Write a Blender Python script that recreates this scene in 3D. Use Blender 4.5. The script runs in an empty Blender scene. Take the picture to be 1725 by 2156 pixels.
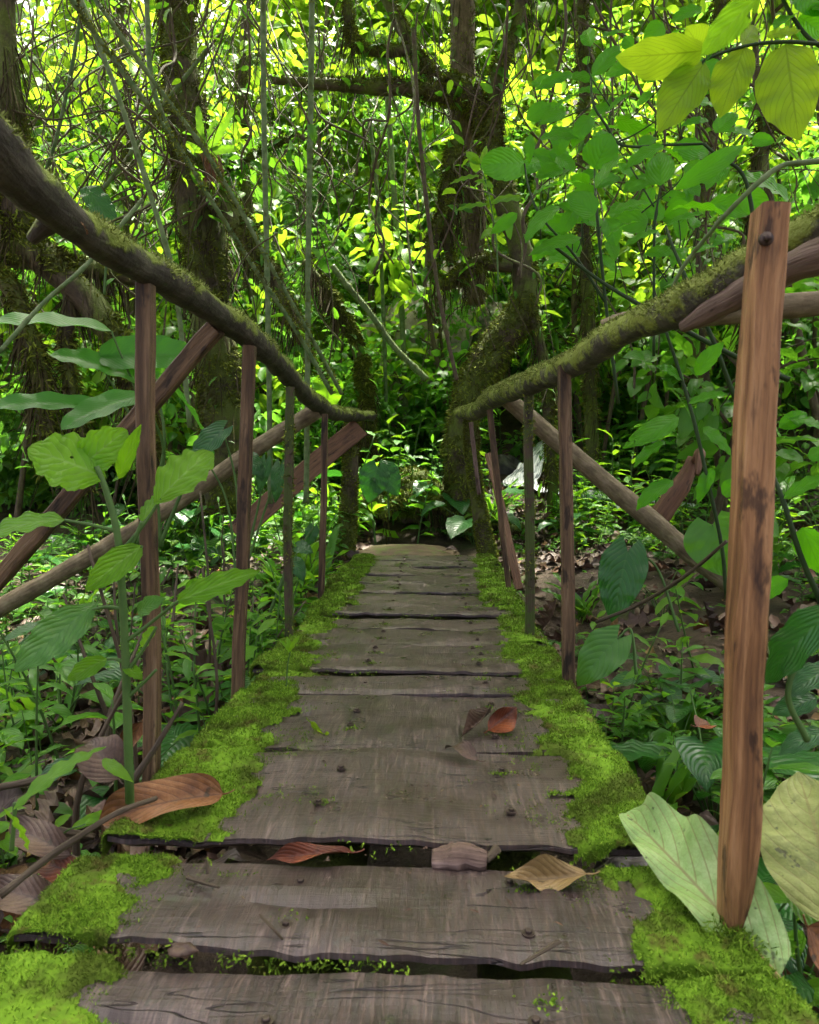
import bpy, math, random
import numpy as np
from mathutils import Matrix, Vector
rng = np.random.default_rng(11)
random.seed(5)
scene = bpy.context.scene
COL = scene.collection

# ------------------------------------------------------------------ camera
CAM = np.array([0.0, 0.0, 0.69]); FPX = 1500.0; CX, CY = 862.5, 1078.0
YAW, PITCH = math.radians(2.31), math.radians(4.23)
cam = bpy.data.objects.new('camera', bpy.data.cameras.new('camera')); COL.objects.link(cam)
cam.location = CAM.tolist(); cam.rotation_euler = (math.pi/2 - PITCH, 0, YAW)
cam.data.sensor_fit = 'VERTICAL'; cam.data.sensor_height = 36.0
cam.data.lens = FPX/2156*36; cam.data.clip_end = 500; cam.data.clip_start = 0.02
cam.data.dof.use_dof = True; cam.data.dof.focus_distance = 3.2; cam.data.dof.aperture_fstop = 9.0
scene.camera = cam
RC = np.array(cam.rotation_euler.to_matrix())
def at(px, py, y):
    "point of the place seen at picture position px, py at distance y along the bridge"
    d = RC @ np.array([(px-CX)/FPX, -(py-CY)/FPX, -1.0])
    return CAM + d*(y/d[1])
def deck_y(py):
    d = RC @ np.array([0, -(py-CY)/FPX, -1.0]); return d[1]*(-0.69/d[2])

# ------------------------------------------------------------------ numeric helpers
def sm(t): t = np.clip(t, 0, 1); return t*t*(3-2*t)
def unit(a): return a/np.maximum(np.linalg.norm(a, axis=-1, keepdims=True), 1e-9)
def vnoise(p, seed=0.0):
    p = np.asarray(p, float); i = np.floor(p); f = p-i; f = f*f*(3-2*f); out = 0
    for dx in (0, 1):
        for dy in (0, 1):
            for dz in (0, 1):
                c = i+np.array([dx, dy, dz])
                h = np.sin(c@np.array([127.1, 311.7, 74.7])+seed*17.31)*43758.5453
                h = h-np.floor(h)
                w = (f[..., 0] if dx else 1-f[..., 0])*(f[..., 1] if dy else 1-f[..., 1])*(f[..., 2] if dz else 1-f[..., 2])
                out = out+h*w
    return out*2-1
def fbm(p, seed=0.0, o=3):
    p = np.asarray(p, float); a = 0; s = 1.0
    for k in range(o):
        a = a+s*vnoise(p*(2.03**k), seed+k*3.7); s *= .5
    return a
def gz(x, y):
    x = np.asarray(x, float); y = np.asarray(y, float)
    r = sm((y-3.7)/2.0)
    z = -0.42*(1-r)-0.04*r
    z = z-0.22*sm((-x-.9)/1.6)*(1-sm((y-7)/4))
    z = z+0.14*sm((x-.75)/.8)*sm((y-2.2)/1.5)*(1-r)+0.30*sm((x-2.2)/2.5)*sm((y-2)/4)
    z = z+0.25*sm((x-1.0)/1.2)*(1-sm((y-1.2)/1.4))
    z = z+0.5*sm((y-6.0)/2.5)*sm((x+3.2)/2.5)
    s = y-(9.0+2.5*sm((-x-.8)/2.5))
    z = z+np.where(s > 0, 0.95*(np.sqrt(s*s+1)-1), 0)*np.clip(1-(y-22)/60, .35, 1)
    q = np.stack([x*1.0, y*1.0, 0*x], -1)
    z = z+0.07*fbm(q*1.3, 3)+0.02*vnoise(q*6, 4)
    return z

class Geo:
    def __init__(s): s.V = []; s.F = []; s.UV = []; s.R = []; s.M = []; s.n = 0
    def add(s, V, F, UV=None, R=None, mat=0):
        V = np.asarray(V, float).reshape(-1, 3); n = len(V)
        if n == 0: return
        s.V.append(V); s.UV.append(np.zeros((n, 2)) if UV is None else np.asarray(UV, float).reshape(-1, 2))
        s.R.append(np.broadcast_to(np.asarray(rng.random() if R is None else R, float), (n,)))
        for f in (F if isinstance(F, list) else [F]):
            f = np.asarray(f, int); f = f if f.ndim == 2 else f[None]
            s.F.append(f+s.n); s.M.append(np.full(len(f), mat))
        s.n += n
    def build(s, name, mats, parent=None, base=None, smooth=True, sharp=None):
        V = np.concatenate(s.V)
        if base is not None: V = V-np.asarray(base)
        me = bpy.data.meshes.new(name)
        me.vertices.add(len(V)); me.vertices.foreach_set('co', V.astype(np.float32).ravel())
        flat = np.concatenate([f.ravel() for f in s.F]).astype(np.int32)
        tot = np.concatenate([np.full(len(f), f.shape[1]) for f in s.F])
        st = np.concatenate([[0], np.cumsum(tot)[:-1]]).astype(np.int32)
        me.loops.add(len(flat)); me.loops.foreach_set('vertex_index', flat)
        me.polygons.add(len(tot)); me.polygons.foreach_set('loop_start', st)
        me.polygons.foreach_set('material_index', np.concatenate(s.M).astype(np.int32))
        me.polygons.foreach_set('use_smooth', np.full(len(tot), bool(smooth)))
        me.update(calc_edges=True)
        uv = np.concatenate(s.UV)[flat].astype(np.float32)
        me.uv_layers.new(name='UVMap').data.foreach_set('uv', uv.ravel())
        a = me.attributes.new('rnd', 'FLOAT', 'POINT'); a.data.foreach_set('value', np.concatenate(s.R).astype(np.float32))
        if sharp: me.set_sharp_from_angle(angle=math.radians(sharp))
        for m in (mats if isinstance(mats, (list, tuple)) else [mats]): me.materials.append(m)
        o = bpy.data.objects.new(name, me); COL.objects.link(o)
        if parent is not None: o.parent = parent
        return o

def tag(o, label, cat, group=None, kind=None):
    if label: o['label'] = label
    if cat: o['category'] = cat
    if group: o['group'] = group
    if kind: o['kind'] = kind
    return o
def empty(name, loc, label=None, cat=None, group=None):
    o = bpy.data.objects.new(name, None); COL.objects.link(o); o.location = [float(v) for v in loc]
    o.empty_display_size = .1
    return tag(o, label, cat, group)
def copy_tree(o, parent=None):
    c = o.copy(); COL.objects.link(c)
    if parent is not None: c.parent = parent
    for ch in list(o.children): copy_tree(ch, c)
    return c

# ------------------------------------------------------------------ sweeps
def smooth_path(P, n):
    P = np.asarray(P, float)
    if len(P) < 3:
        t = np.linspace(0, 1, n)[:, None]; return P[0]*(1-t)+P[-1]*t
    Q = np.concatenate([[2*P[0]-P[1]], P, [2*P[-1]-P[-2]]]); out = []
    seg = len(P)-1
    for t in np.linspace(0, seg-1e-6, n):
        i = int(t); f = t-i; p0, p1, p2, p3 = Q[i:i+4]
        out.append(.5*(2*p1+(p2-p0)*f+(2*p0-5*p1+4*p2-p3)*f*f+(3*p1-p0-3*p2+p3)*f**3))
    return np.array(out)
def frames(P, up=None):
    T = unit(np.gradient(P, axis=0)); ref = np.array([0, 0, 1.0]) if up is None else np.asarray(up, float)
    if abs(T[0]@ref) > .95: ref = np.array([1.0, 0.1, 0])
    A = np.empty_like(P); a = unit(ref-T[0]*(T[0]@ref))
    for i in range(len(P)):
        a = unit(a-T[i]*(T[i]@a)); A[i] = a
    return T, A, np.cross(T, A)
def tube(g, P, R, n=24, sides=10, lump=0., lf=6., seed=0., mat=0, rnd=None, cap=True):
    P = smooth_path(P, n); R = np.interp(np.linspace(0, 1, n), np.linspace(0, 1, len(np.atleast_1d(R))), np.atleast_1d(R))
    T, A, B = frames(P); th = np.linspace(0, 2*math.pi, sides+1)
    d = A[:, None]*np.cos(th)[None, :, None]+B[:, None]*np.sin(th)[None, :, None]
    rr = np.broadcast_to(R[:, None], d.shape[:2]).copy()
    if lump: rr = rr*(1+lump*fbm((P[:, None]+d*R[:, None, None])*lf, seed, 3))
    V = P[:, None]+d*rr[..., None]
    L = np.concatenate([[0], np.cumsum(np.linalg.norm(np.diff(P, axis=0), axis=1))])
    UV = np.stack([np.broadcast_to(th/(2*math.pi), rr.shape)*R.mean()*6.28, np.broadcast_to(L[:, None], rr.shape)], -1)
    m = sides+1; i, j = np.meshgrid(np.arange(n-1), np.arange(sides), indexing='ij'); a = (i*m+j).ravel()
    F = [np.stack([a, a+1, a+m+1, a+m], 1)]
    if cap: F += [np.arange(sides)[::-1][None], ((n-1)*m+np.arange(sides))[None]]
    g.add(V.reshape(-1, 3), F, UV.reshape(-1, 2), rnd, mat)
    return V.reshape(-1, 3), F[0]
def beam(g, p0, p1, w, d, up=(0, 1, 0), n=26, wob=.004, seed=0., mat=0, rnd=None, taper=0., bend=0., tip=0.):
    "squared timber: chamfered rectangle swept from p0 to p1, faces along 'up' and across it"
    p0 = np.asarray(p0, float); p1 = np.asarray(p1, float)
    P = smooth_path([p0, p1], n); t = np.linspace(0, 1, n)
    L = np.linalg.norm(p1-p0); T = unit(p1-p0); u = np.asarray(up, float); A = unit(u-T*(T@u)); B = np.cross(T, A)
    P = P+B[None]*(bend*np.sin(t*math.pi))[:, None]+wob*1.2*np.stack([vnoise(np.stack([t*L*2.5, 0*t+seed+k*9, 0*t], -1), k) for k in range(3)], -1)
    c = min(w, d)*.10; hw, hd = w/2, d/2
    pr = []
    for a, b, na in ((-hd+c, -hw, 0), (0, -hw, 0), (hd-c, -hw, 0), (hd, -hw+c, 0), (hd, 0, 0), (hd, hw-c, 0), (hd-c, hw, 0), (0, hw, 0), (-hd+c, hw, 0), (-hd, hw-c, 0), (-hd, 0, 0), (-hd, -hw+c, 0)): pr.append((a, b))
    pr = np.array(pr+[pr[0]]); m = len(pr)
    per = np.concatenate([[0], np.cumsum(np.linalg.norm(np.diff(pr, axis=0), axis=1))])
    s = ((1-taper*t)*(1-tip*(1-np.clip(t/.13, 0, 1))))[:, None]
    V = P[:, None]+A[None, None]*(pr[None, :, 0]*s)[..., None]+B[None, None]*(pr[None, :, 1]*s)[..., None]
    nz = np.stack([fbm(V*np.array([14, 14, 5])+k*31+seed, k, 3) for k in range(3)], -1)*wob*.7
    nz[:, -1] = nz[:, 0]; V = V+nz
    UV = np.stack([np.broadcast_to(per, (n, m)), np.broadcast_to((t*L)[:, None], (n, m))], -1)+np.array([seed*1.7, seed*.9])
    i, j = np.meshgrid(np.arange(n-1), np.arange(m-1), indexing='ij'); a = (i*m+j).ravel()
    F = [np.stack([a, a+1, a+m+1, a+m], 1), np.arange(m-1)[::-1][None], ((n-1)*m+np.arange(m-1))[None]]
    g.add(V.reshape(-1, 3), F, UV.reshape(-1, 2), rnd, mat)
    return V.reshape(-1, 3), F[0]
def sample(V, F, n):
    q = V[F]; a = np.linalg.norm(np.cross(q[:, 2]-q[:, 0], q[:, 3]-q[:, 1]), axis=1)
    k = rng.choice(len(F), n, p=a/a.sum()); u, v = rng.random((2, n, 1))
    q = q[k]; P = (q[:, 0]*(1-u)+q[:, 1]*u)*(1-v)+(q[:, 3]*(1-u)+q[:, 2]*u)*v
    return P, unit(np.cross(q[:, 2]-q[:, 0], q[:, 3]-q[:, 1]))
def fibers(g, P, N, ln, wd, jit=.7, mat=0, droop=0., up=0.):
    n = len(P)
    if n == 0: return
    D = unit(N+jit*rng.normal(size=(n, 3))+np.array([0, 0, up-droop])); l = (ln*(.5+rng.random(n)))[:, None]
    S = unit(np.cross(D, rng.normal(size=(n, 3))))*(wd*(.6+.8*rng.random(n)))[:, None]*.5
    mid = P+D*l*.6+S*0; tip = P+D*l+np.array([0, 0, -1])*(droop*.4)*l+S*.6*rng.normal(size=(n, 1))
    V = np.stack([P-S*.7, P+S*.7, mid+S, tip, mid-S], 1).reshape(-1, 3)
    F = np.arange(n)[:, None]*5+np.arange(5)[None]
    g.add(V, F, None, np.repeat(rng.random(n), 5), mat)

# ------------------------------------------------------------------ leaves
SH = {'ovate': (.62, 1.0), 'lance': (.75, 1.15), 'piper': (.42, .95), 'strap': (.25, .4), 'banana': (.35, .55), 'round': (.5, .6), 'heart': (.3, .95), 'lobed': (.5, .8), 'narrow': (.6, .9)}
RATIO = {'ovate': .42, 'lance': .26, 'piper': .55, 'strap': .11, 'banana': .28, 'round': .75, 'heart': .8, 'lobed': .8, 'narrow': .16}
def leaf_grid(shape, ratio=None, nv=8, nu=2, fold=.25, droop=.6, wave=.03, side=0., r=None, twist=0., wfreq=None):
    r = r or rng; a, b = SH[shape]; ratio = RATIO[shape] if ratio is None else ratio
    v = np.linspace(0, 1, nv+1)**(1.0); vm = a/(a+b); mx = vm**a*(1-vm)**b
    w = np.maximum(v**a*(1-v)**b/mx, .012)
    if shape == 'heart': w = np.maximum(np.where(v < .28, .34+.66*np.sin(np.clip(v/.28, 0, 1)*math.pi/2)**.8, 1-np.clip((v-.28)/.72, 0, 1)**1.7), .012)
    lob = np.ones_like(v)
    if shape == 'lobed': lob = 1+.20*np.abs(((v*4.0+.15) % 1)*2-1)-.06+.05*(np.arange(nv+1) % 2)
    u = np.linspace(-1, 1, 2*nu+1)
    W = (w*lob)[:, None]*ratio*.5*u[None]*(1+side*np.sign(u)[None])
    y0 = np.broadcast_to(v[:, None], W.shape).copy()
    if shape == 'heart': y0 = y0-.20*np.abs(u)[None]**1.1*(1-v[:, None])**4
    elif shape == 'lobed': y0 = y0+.10*np.abs(u)[None]*(1-v[:, None])*np.sign(v[:, None])-.12*np.abs(u)[None]*(1-v[:, None])**4
    else: y0 = y0+.06*np.abs(u)[None]*(v*(1-v))[:, None]*4
    f = wfreq or 3+2*r.random(); ph = r.random()*6.28
    z = fold*np.abs(W)+wave*np.sin(v[:, None]*f*6.28+ph+np.sign(u)[None]*1.3)*np.abs(u)[None]**1.5*(np.minimum(1, w*1.5))[:, None]
    # bend the blade along its length
    th = -droop*y0*np.abs(y0)**.3; n = 24; ts = np.linspace(-.3, 1.1, n*4); tt = -droop*ts*np.abs(ts)**.3
    cy = np.concatenate([[0], np.cumsum(np.cos(tt[:-1])*np.diff(ts))]); cz = np.concatenate([[0], np.cumsum(np.sin(tt[:-1])*np.diff(ts))])
    cy -= np.interp(0, ts, cy); cz -= np.interp(0, ts, cz)
    Y = np.interp(y0, ts, cy)-np.sin(th)*z; Z = np.interp(y0, ts, cz)+np.cos(th)*z
    tw = twist*v[:, None]; X = W*np.cos(tw); Z = Z+W*np.sin(tw)
    V = np.stack([X, Y, Z], -1).reshape(-1, 3); m = 2*nu+1
    i, j = np.meshgrid(np.arange(nv), np.arange(m-1), indexing='ij'); k = (i*m+j).ravel()
    F = np.stack([k, k+1, k+m+1, k+m], 1)
    UV = np.stack([np.broadcast_to(u[None]*.5+.5, W.shape), np.broadcast_to(v[:, None], W.shape)], -1).reshape(-1, 2)
    return V, F, UV
def tmpl(shape, k=4, **kw):
    return [leaf_grid(shape, droop=.15+.9*rng.random(), fold=.1+.35*rng.random(), side=.12*rng.normal(), **kw) for _ in range(k)]
def scatter(g, ts, P, D, N, S, R=None, mat=0):
    P, D, N, S = (np.asarray(a, float) for a in (P, D, N, S)); n = len(P)
    if n == 0: return
    Y = unit(D); X = unit(np.cross(Y, N)); Z = np.cross(X, Y); R = rng.random(n) if R is None else np.asarray(R)
    pick = rng.integers(0, len(ts), n)
    for k, (V, F, UV) in enumerate(ts):
        q = np.nonzero(pick == k)[0]
        if len(q) == 0: continue
        O = P[q, None]+S[q, None, None]*(V[None, :, 0:1]*X[q, None]+V[None, :, 1:2]*Y[q, None]+V[None, :, 2:3]*Z[q, None])
        FF = (F[None]+(np.arange(len(q))*len(V))[:, None, None]).reshape(-1, 4)
        g.add(O.reshape(-1, 3), FF, np.tile(UV, (len(q), 1)), np.repeat(R[q], len(V)), mat)
def leaf(g, b, t, W, shape='piper', N=None, droop=.5, fold=.2, wave=.03, nv=14, nu=3, side=0., mat=0, rnd=None, twist=0., wfreq=None):
    "one leaf from base b to tip t (world), W metres wide, its upper face towards N"
    b = np.asarray(b, float); t = np.asarray(t, float); c = t-b; L = np.linalg.norm(c)
    V, F, UV = leaf_grid(shape, W/L, nv, nu, fold, droop, wave, side, twist=twist, wfreq=wfreq)
    tip = V[-(nu+1)].copy(); ang = math.atan2(tip[2], tip[1]); cl = math.hypot(tip[1], tip[2])
    ca, sa = math.cos(-ang), math.sin(-ang)
    V = np.stack([V[:, 0], V[:, 1]*ca-V[:, 2]*sa, V[:, 1]*sa+V[:, 2]*ca], -1)
    V[:, 1] /= cl; V[:, 2] /= cl
    Y = c/L; X = unit(np.cross(Y, N)); Z = np.cross(X, Y)
    g.add(b+L*(V[:, :1]*X+V[:, 1:2]*Y+V[:, 2:]*Z), F, UV, rng.random() if rnd is None else rnd, mat)
def leafD(g, bx, by, tx, ty, w, d, shape='piper', d2=None, tilt=.45, **kw):
    "leaf whose base and tip are seen at two picture positions, at distance d (tip at d2)"
    b = at(bx, by, d); t = at(tx, ty, d2 if d2 else d+.03*rng.normal())
    toc = unit(CAM-(b+t)/2); N = unit(toc*(1-tilt)+np.array([0, 0, 1.0])*tilt+.18*rng.normal(size=3))
    leaf(g, b, t, w*d/FPX, shape, N, **kw)
    return b, t

# ------------------------------------------------------------------ materials
def mat(name):
    m = bpy.data.materials.new(name); m.use_nodes = True; nt = m.node_tree
    for n in list(nt.nodes): nt.nodes.remove(n)
    out = nt.nodes.new('ShaderNodeOutputMaterial'); return m, nt, out
class N:
    "tiny node-graph writer"
    def __init__(s, nt): s.nt = nt
    def __call__(s, typ, ins=None, **props):
        n = s.nt.nodes.new('ShaderNode'+typ)
        for k, v in props.items(): setattr(n, k, v)
        for k, v in (ins or {}).items():
            i = n.inputs[k]
            if isinstance(v, bpy.types.NodeSocket): s.nt.links.new(v, i)
            else: i.default_value = v
        return n
    def math(s, op, a, b=None, c=None, clamp=False):
        n = s.nt.nodes.new('ShaderNodeMath'); n.operation = op; n.use_clamp = clamp
        for k, v in enumerate((a, b, c)):
            if v is None: continue
            if isinstance(v, bpy.types.NodeSocket): s.nt.links.new(v, n.inputs[k])
            else: n.inputs[k].default_value = v
        return n.outputs[0]
    def mix(s, f, a, b, typ='MIX'):
        n = s.nt.nodes.new('ShaderNodeMix'); n.data_type = 'RGBA'; n.blend_type = typ
        for k, v in ((0, f), (6, a), (7, b)):
            if isinstance(v, bpy.types.NodeSocket): s.nt.links.new(v, n.inputs[k])
            else: n.inputs[k].default_value = v if k == 0 else (*v[:3], 1)
        return n.outputs[2]
    def ramp(s, f, stops):
        n = s.nt.nodes.new('ShaderNodeValToRGB'); e = n.color_ramp.elements
        while len(e) < len(stops): e.new(.5)
        for k, (p, c) in enumerate(stops):
            e[k].position = p; e[k].color = (*c, 1) if len(c) == 3 else c
        s.nt.links.new(f, n.inputs[0]); return n.outputs[0]
    def smooth(s, x, lo, hi):
        n = s.nt.nodes.new('ShaderNodeMapRange'); n.interpolation_type = 'SMOOTHSTEP'
        s.nt.links.new(x, n.inputs[0]); n.inputs[1].default_value = lo; n.inputs[2].default_value = hi; return n.outputs[0]
    def noise(s, vec, scale, detail=4, rough=.55, dist=0.):
        return s('TexNoise', {'Vector': vec, 'Scale': scale, 'Detail': detail, 'Roughness': rough, 'Distortion': dist}).outputs[0]
    def uvscaled(s, vec, sx, sy, sz=1.):
        return s('Mapping', {'Vector': vec, 'Scale': (sx, sy, sz)}).outputs[0]

def leaf_mat(name, ca, cb, trans=.4, rough=.38, veins=9, vein_col=None, vein_amt=.35, bump=.25, tcol=None, slope=.32, spots=None, spec=.3, under=1.25, holes=None):
    m, nt, out = mat(name); n = N(nt)
    uv = n('UVMap').outputs[0]; sep = n('SeparateXYZ', {0: uv}); r = n('Attribute', attribute_name='rnd').outputs['Fac']
    pos = n('NewGeometry'); au = n.math('ABSOLUTE', n.math('SUBTRACT', n.math('MULTIPLY', sep.outputs[0], 2.), 1.))
    s = n.math('SUBTRACT', sep.outputs[1], n.math('MULTIPLY', n.math('POWER', au, 1.3), slope))
    tri = n.math('PINGPONG', n.math('MULTIPLY', s, float(veins)), .5)          # 0 on the vein
    vline = n.math('SUBTRACT', 1., n.smooth(tri, .0, .13)); mid = n.math('SUBTRACT', 1., n.smooth(au, .015, .06))
    vein = n.math('MAXIMUM', n.math('MULTIPLY', vline, .75), mid)
    nz = n.noise(n('TexCoord').outputs['Object'], 22., 3)
    big = n.noise(n('TexCoord').outputs['Object'], 3., 2)
    col = n.mix(r, ca, cb)
    col = n.mix(n.math('MULTIPLY', nz, .35), col, tuple(x*.55 for x in ca))
    vc = vein_col or tuple(min(1, x*2.0+.02) for x in cb)
    blot = n.math('MULTIPLY', n.smooth(n.noise(n.uvscaled(n('TexCoord').outputs['Object'], 1, 1), 34., 4, .7), .62, .76), .28)
    col = n.mix(blot, col, (cb[0]*2.2+.02, cb[1]*1.15, cb[2]))
    colv = n.mix(n.math('MULTIPLY', vein, vein_amt), col, vc)
    if spots:
        sp = n.smooth(n.noise(n('TexCoord').outputs['Object'], spots[0], 3), spots[1], spots[1]+.08)
        colv = n.mix(sp, colv, spots[2])
    back = n.mix(n('NewGeometry').outputs['Backfacing'], colv, n.mix(.35, colv, tuple(min(1, x*under+.03) for x in cb)))
    h = n.math('ADD', n.math('MULTIPLY', n.math('SQRT', tri), .8), n.math('MULTIPLY', nz, .25))
    bp = n('Bump', {'Height': h, 'Strength': bump, 'Distance': .006})
    p = n('BsdfPrincipled', {'Base Color': back, 'Roughness': rough, 'Specular IOR Level': spec, 'Normal': bp.outputs[0]})
    tc = tcol or tuple(min(.9, x*k) for x, k in zip(cb, (2.3, 2.0, 1.2)))
    tcm = n.mix(n.math('MULTIPLY', vein, .6), n.mix(n.math('MULTIPLY', r, .6), tc, tuple(x*.55 for x in tc)), tuple(x*.45 for x in tc))
    if spots: tcm = n.mix(sp, tcm, tuple(x*.8 for x in spots[2]))
    t = n('BsdfTranslucent', {'Color': tcm})
    mx = n('MixShader', {0: trans, 1: p.outputs[0], 2: t.outputs[0]})
    res = mx.outputs[0]
    if holes:
        hm = n.smooth(n.noise(n('TexCoord').outputs['Object'], holes[0], 2, .5), holes[1], holes[1]+.006)
        res = n('MixShader', {0: hm, 1: res, 2: n('BsdfTransparent').outputs[0]}).outputs[0]
    nt.links.new(res, out.inputs[0]); return m

def simple(name, fn, rough=.7, spec=.3):
    m, nt, out = mat(name); n = N(nt); c, h, extra = fn(n)
    p = n('BsdfPrincipled', {'Base Color': c, 'Roughness': rough, 'Specular IOR Level': spec})
    for k, v in (extra or {}).items():
        if isinstance(v, bpy.types.NodeSocket): nt.links.new(v, p.inputs[k])
        else: p.inputs[k].default_value = v
    if h is not None:
        bp = n('Bump', {'Height': h[0], 'Strength': h[1], 'Distance': h[2]}); nt.links.new(bp.outputs[0], p.inputs['Normal'])
    nt.links.new(p.outputs[0], out.inputs[0]); return m

def f_deck(n):
    uv = n('UVMap').outputs[0]; r = n('Attribute', attribute_name='rnd').outputs['Fac']
    saw = n.noise(n.uvscaled(uv, 75, 7), 1., 4, .6, 1.6); saw2 = n.noise(n.uvscaled(uv, 190, 14), 1., 3, .6, .8)
    grain = n.noise(n.uvscaled(uv, 5, 110), 1., 4, .6, .6); big = n.noise(uv, 7., 4, .6); blot = n.noise(uv, 26., 4, .65)
    c = n.ramp(n.math('ADD', n.math('MULTIPLY', saw, .72), n.math('MULTIPLY', big, .28)), [(.34, (.020, .016, .014)), (.45, (.035, .024, .021)), (.54, (.072, .049, .042)), (.66, (.185, .136, .117))])
    c = n.mix(n.math('MULTIPLY', r, .5), c, (.085, .060, .046))
    c = n.mix(n.math('MULTIPLY', n.smooth(saw2, .44, .62), .6), c, (.06, .05, .05))
    c = n.mix(n.math('MULTIPLY', n.smooth(grain, .55, .75), .55), c, (.045, .036, .034))
    c = n.mix(n.math('MULTIPLY', n.smooth(blot, .58, .72), .55), c, (.055, .060, .050))
    c = n.mix(n.math('MULTIPLY', n.smooth(n.noise(uv, 11., 3), .62, .72), .35), c, (.06, .085, .03))
    def lines(vec, w): return n.math('SUBTRACT', 1., n.smooth(n.math('ABSOLUTE', n.math('SUBTRACT', n.noise(vec, 1., 3, .5, .4), .5)), 0., w))
    ck = n.math('MULTIPLY', lines(n.uvscaled(uv, 1.3, 15), .006), n.smooth(n.noise(uv, 4., 2), .42, .55)); arc = n.math('MULTIPLY', lines(n.uvscaled(uv, 22, 2.2), .02), n.smooth(n.noise(n.uvscaled(uv, 3, 3, 7), 3., 2), .45, .6))
    c = n.mix(n.math('MULTIPLY', ck, .85), c, (.010, .008, .007)); c = n.mix(n.math('MULTIPLY', arc, .5), c, (.04, .032, .027))
    c = n.mix(n.math('MULTIPLY', n.smooth(n.noise(uv, 3.2, 3), .50, .62), .55), c, (.040, .028, .022)); c = n.mix(n.math('MULTIPLY', n.smooth(n.noise(uv, 60., 2), .66, .70), .7), c, (.014, .012, .010))
    h = n.math('ADD', n.math('MULTIPLY', saw, .6), n.math('ADD', n.math('MULTIPLY', saw2, .25), n.math('MULTIPLY', grain, .5)))
    rg = n('MapRange', {0: big, 1: .35, 2: .65, 3: .27, 4: .52}).outputs[0]
    return c, (n.math('SUBTRACT', h, n.math('MULTIPLY', ck, 1.5)), .8, .004), {'Roughness': rg, 'Specular IOR Level': .45}
M_DECK = simple('weathered_deck_wood', f_deck)
def wood(name, stops, stain, su=60, moss=None):
    def f(n):
        uv = n('UVMap').outputs[0]
        g = n.noise(n.uvscaled(uv, su, 3.2), 1., 5, .6, .7); g2 = n.noise(n.uvscaled(uv, su*3, 9), 1., 3, .6); b = n.noise(n.uvscaled(uv, 9, 3), 1., 4)
        c = n.ramp(n.math('ADD', n.math('MULTIPLY', g, .65), n.math('MULTIPLY', b, .35)), stops)
        c = n.mix(n.math('MULTIPLY', n.smooth(n.noise(n.uvscaled(uv, 22, 5), 1., 4, .6), .54, .68), .7), c, stain)
        c = n.mix(n.math('MULTIPLY', n.smooth(g2, .5, .75), .4), c, tuple(x*.4 for x in stain))
        if moss: c = n.mix(n.smooth(n.noise(uv, 14., 5, .65), moss, moss+.12), c, (.05, .075, .012))
        return n.mix(n.math('MULTIPLY', n.smooth(n.noise(n.uvscaled(uv, 8, 2.4, 3), 3., 4, .6), .58, .66), .75), c, tuple(x*.35 for x in stain)), (n.math('ADD', g, n.math('MULTIPLY', g2, .7)), 1., .006), None
    return simple(name, f, .62, .3)
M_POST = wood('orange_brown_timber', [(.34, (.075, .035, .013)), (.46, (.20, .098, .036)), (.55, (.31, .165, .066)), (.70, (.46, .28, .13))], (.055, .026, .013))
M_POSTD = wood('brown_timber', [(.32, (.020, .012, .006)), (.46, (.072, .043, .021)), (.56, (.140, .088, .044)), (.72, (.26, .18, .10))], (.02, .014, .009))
M_POSTM = wood('mossy_timber', [(.3, (.025, .018, .010)), (.5, (.06, .045, .024)), (.75, (.10, .08, .04))], (.02, .017, .010), moss=.42)
M_DRY = wood('dry_twig_wood', [(.3, (.030, .022, .013)), (.5, (.082, .062, .036)), (.7, (.16, .125, .08))], (.03, .02, .014))
M_RED = wood('reddish_board', [(.3, (.055, .026, .013)), (.5, (.135, .068, .036)), (.75, (.22, .125, .072))], (.05, .026, .018))
def bark(name, a, b, c3, mosscol=(.075, .115, .014), lo=.5, hi=.62, zw=.35, sc=9., bump=.9):
    "bark whose upper faces and patches carry moss"
    def f(n):
        ob = n('TexCoord').outputs['Object']; uv = n('UVMap').outputs[0]
        k = n.noise(ob, 16., 5, .65); k2 = n.noise(n.uvscaled(uv, 60, 12), 1., 4, .6); big = n.noise(ob, sc, 5, .65)
        c = n.ramp(n.math('ADD', n.math('MULTIPLY', k, .5), n.math('MULTIPLY', k2, .5)), [(.32, a), (.5, b), (.68, c3)])
        nz = n('SeparateXYZ', {0: n('NewGeometry').outputs['Normal']}).outputs[2]
        f_ = n.smooth(n.math('ADD', big, n.math('MULTIPLY', nz, zw)), lo, hi)
        mc = n.mix(n.noise(ob, 60., 3), tuple(x*.45 for x in mosscol), tuple(x*1.35 for x in mosscol))
        c = n.mix(f_, c, mc)
        h = n.math('ADD', n.math('ADD', k, n.math('MULTIPLY', k2, .6)), n.math('MULTIPLY', f_, n.noise(ob, 110., 3)))
        return c, (h, bump, .008), None
    return simple(name, f, .72, .3)
M_RAIL = bark('rail_bark', (.014, .012, .008), (.036, .032, .021), (.085, .078, .055), (.16, .21, .028), .48, .62, .24, 11.)
M_RAILM = bark('mossy_rail_bark', (.020, .018, .012), (.056, .052, .036), (.12, .112, .082), (.19, .24, .035), .37, .53, .18, 15.)
M_TRUNK = bark('mossy_trunk_bark', (.024, .018, .010), (.06, .046, .026), (.11, .086, .052), (.085, .115, .014), .38, .58, .15, 4.)
M_TRUNKB = bark('brown_trunk_bark', (.04, .028, .015), (.105, .08, .045), (.19, .15, .09), (.06, .085, .012), .55, .70, .10, 5.)
M_VINE = bark('vine_bark', (.03, .021, .012), (.075, .055, .032), (.14, .11, .07), (.07, .095, .014), .50, .66, .2, 8.)
M_PALE = bark('pale_log_bark', (.05, .037, .018), (.14, .110, .058), (.26, .215, .13), (.09, .11, .03), .66, .80, .08, 12., .6)
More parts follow.
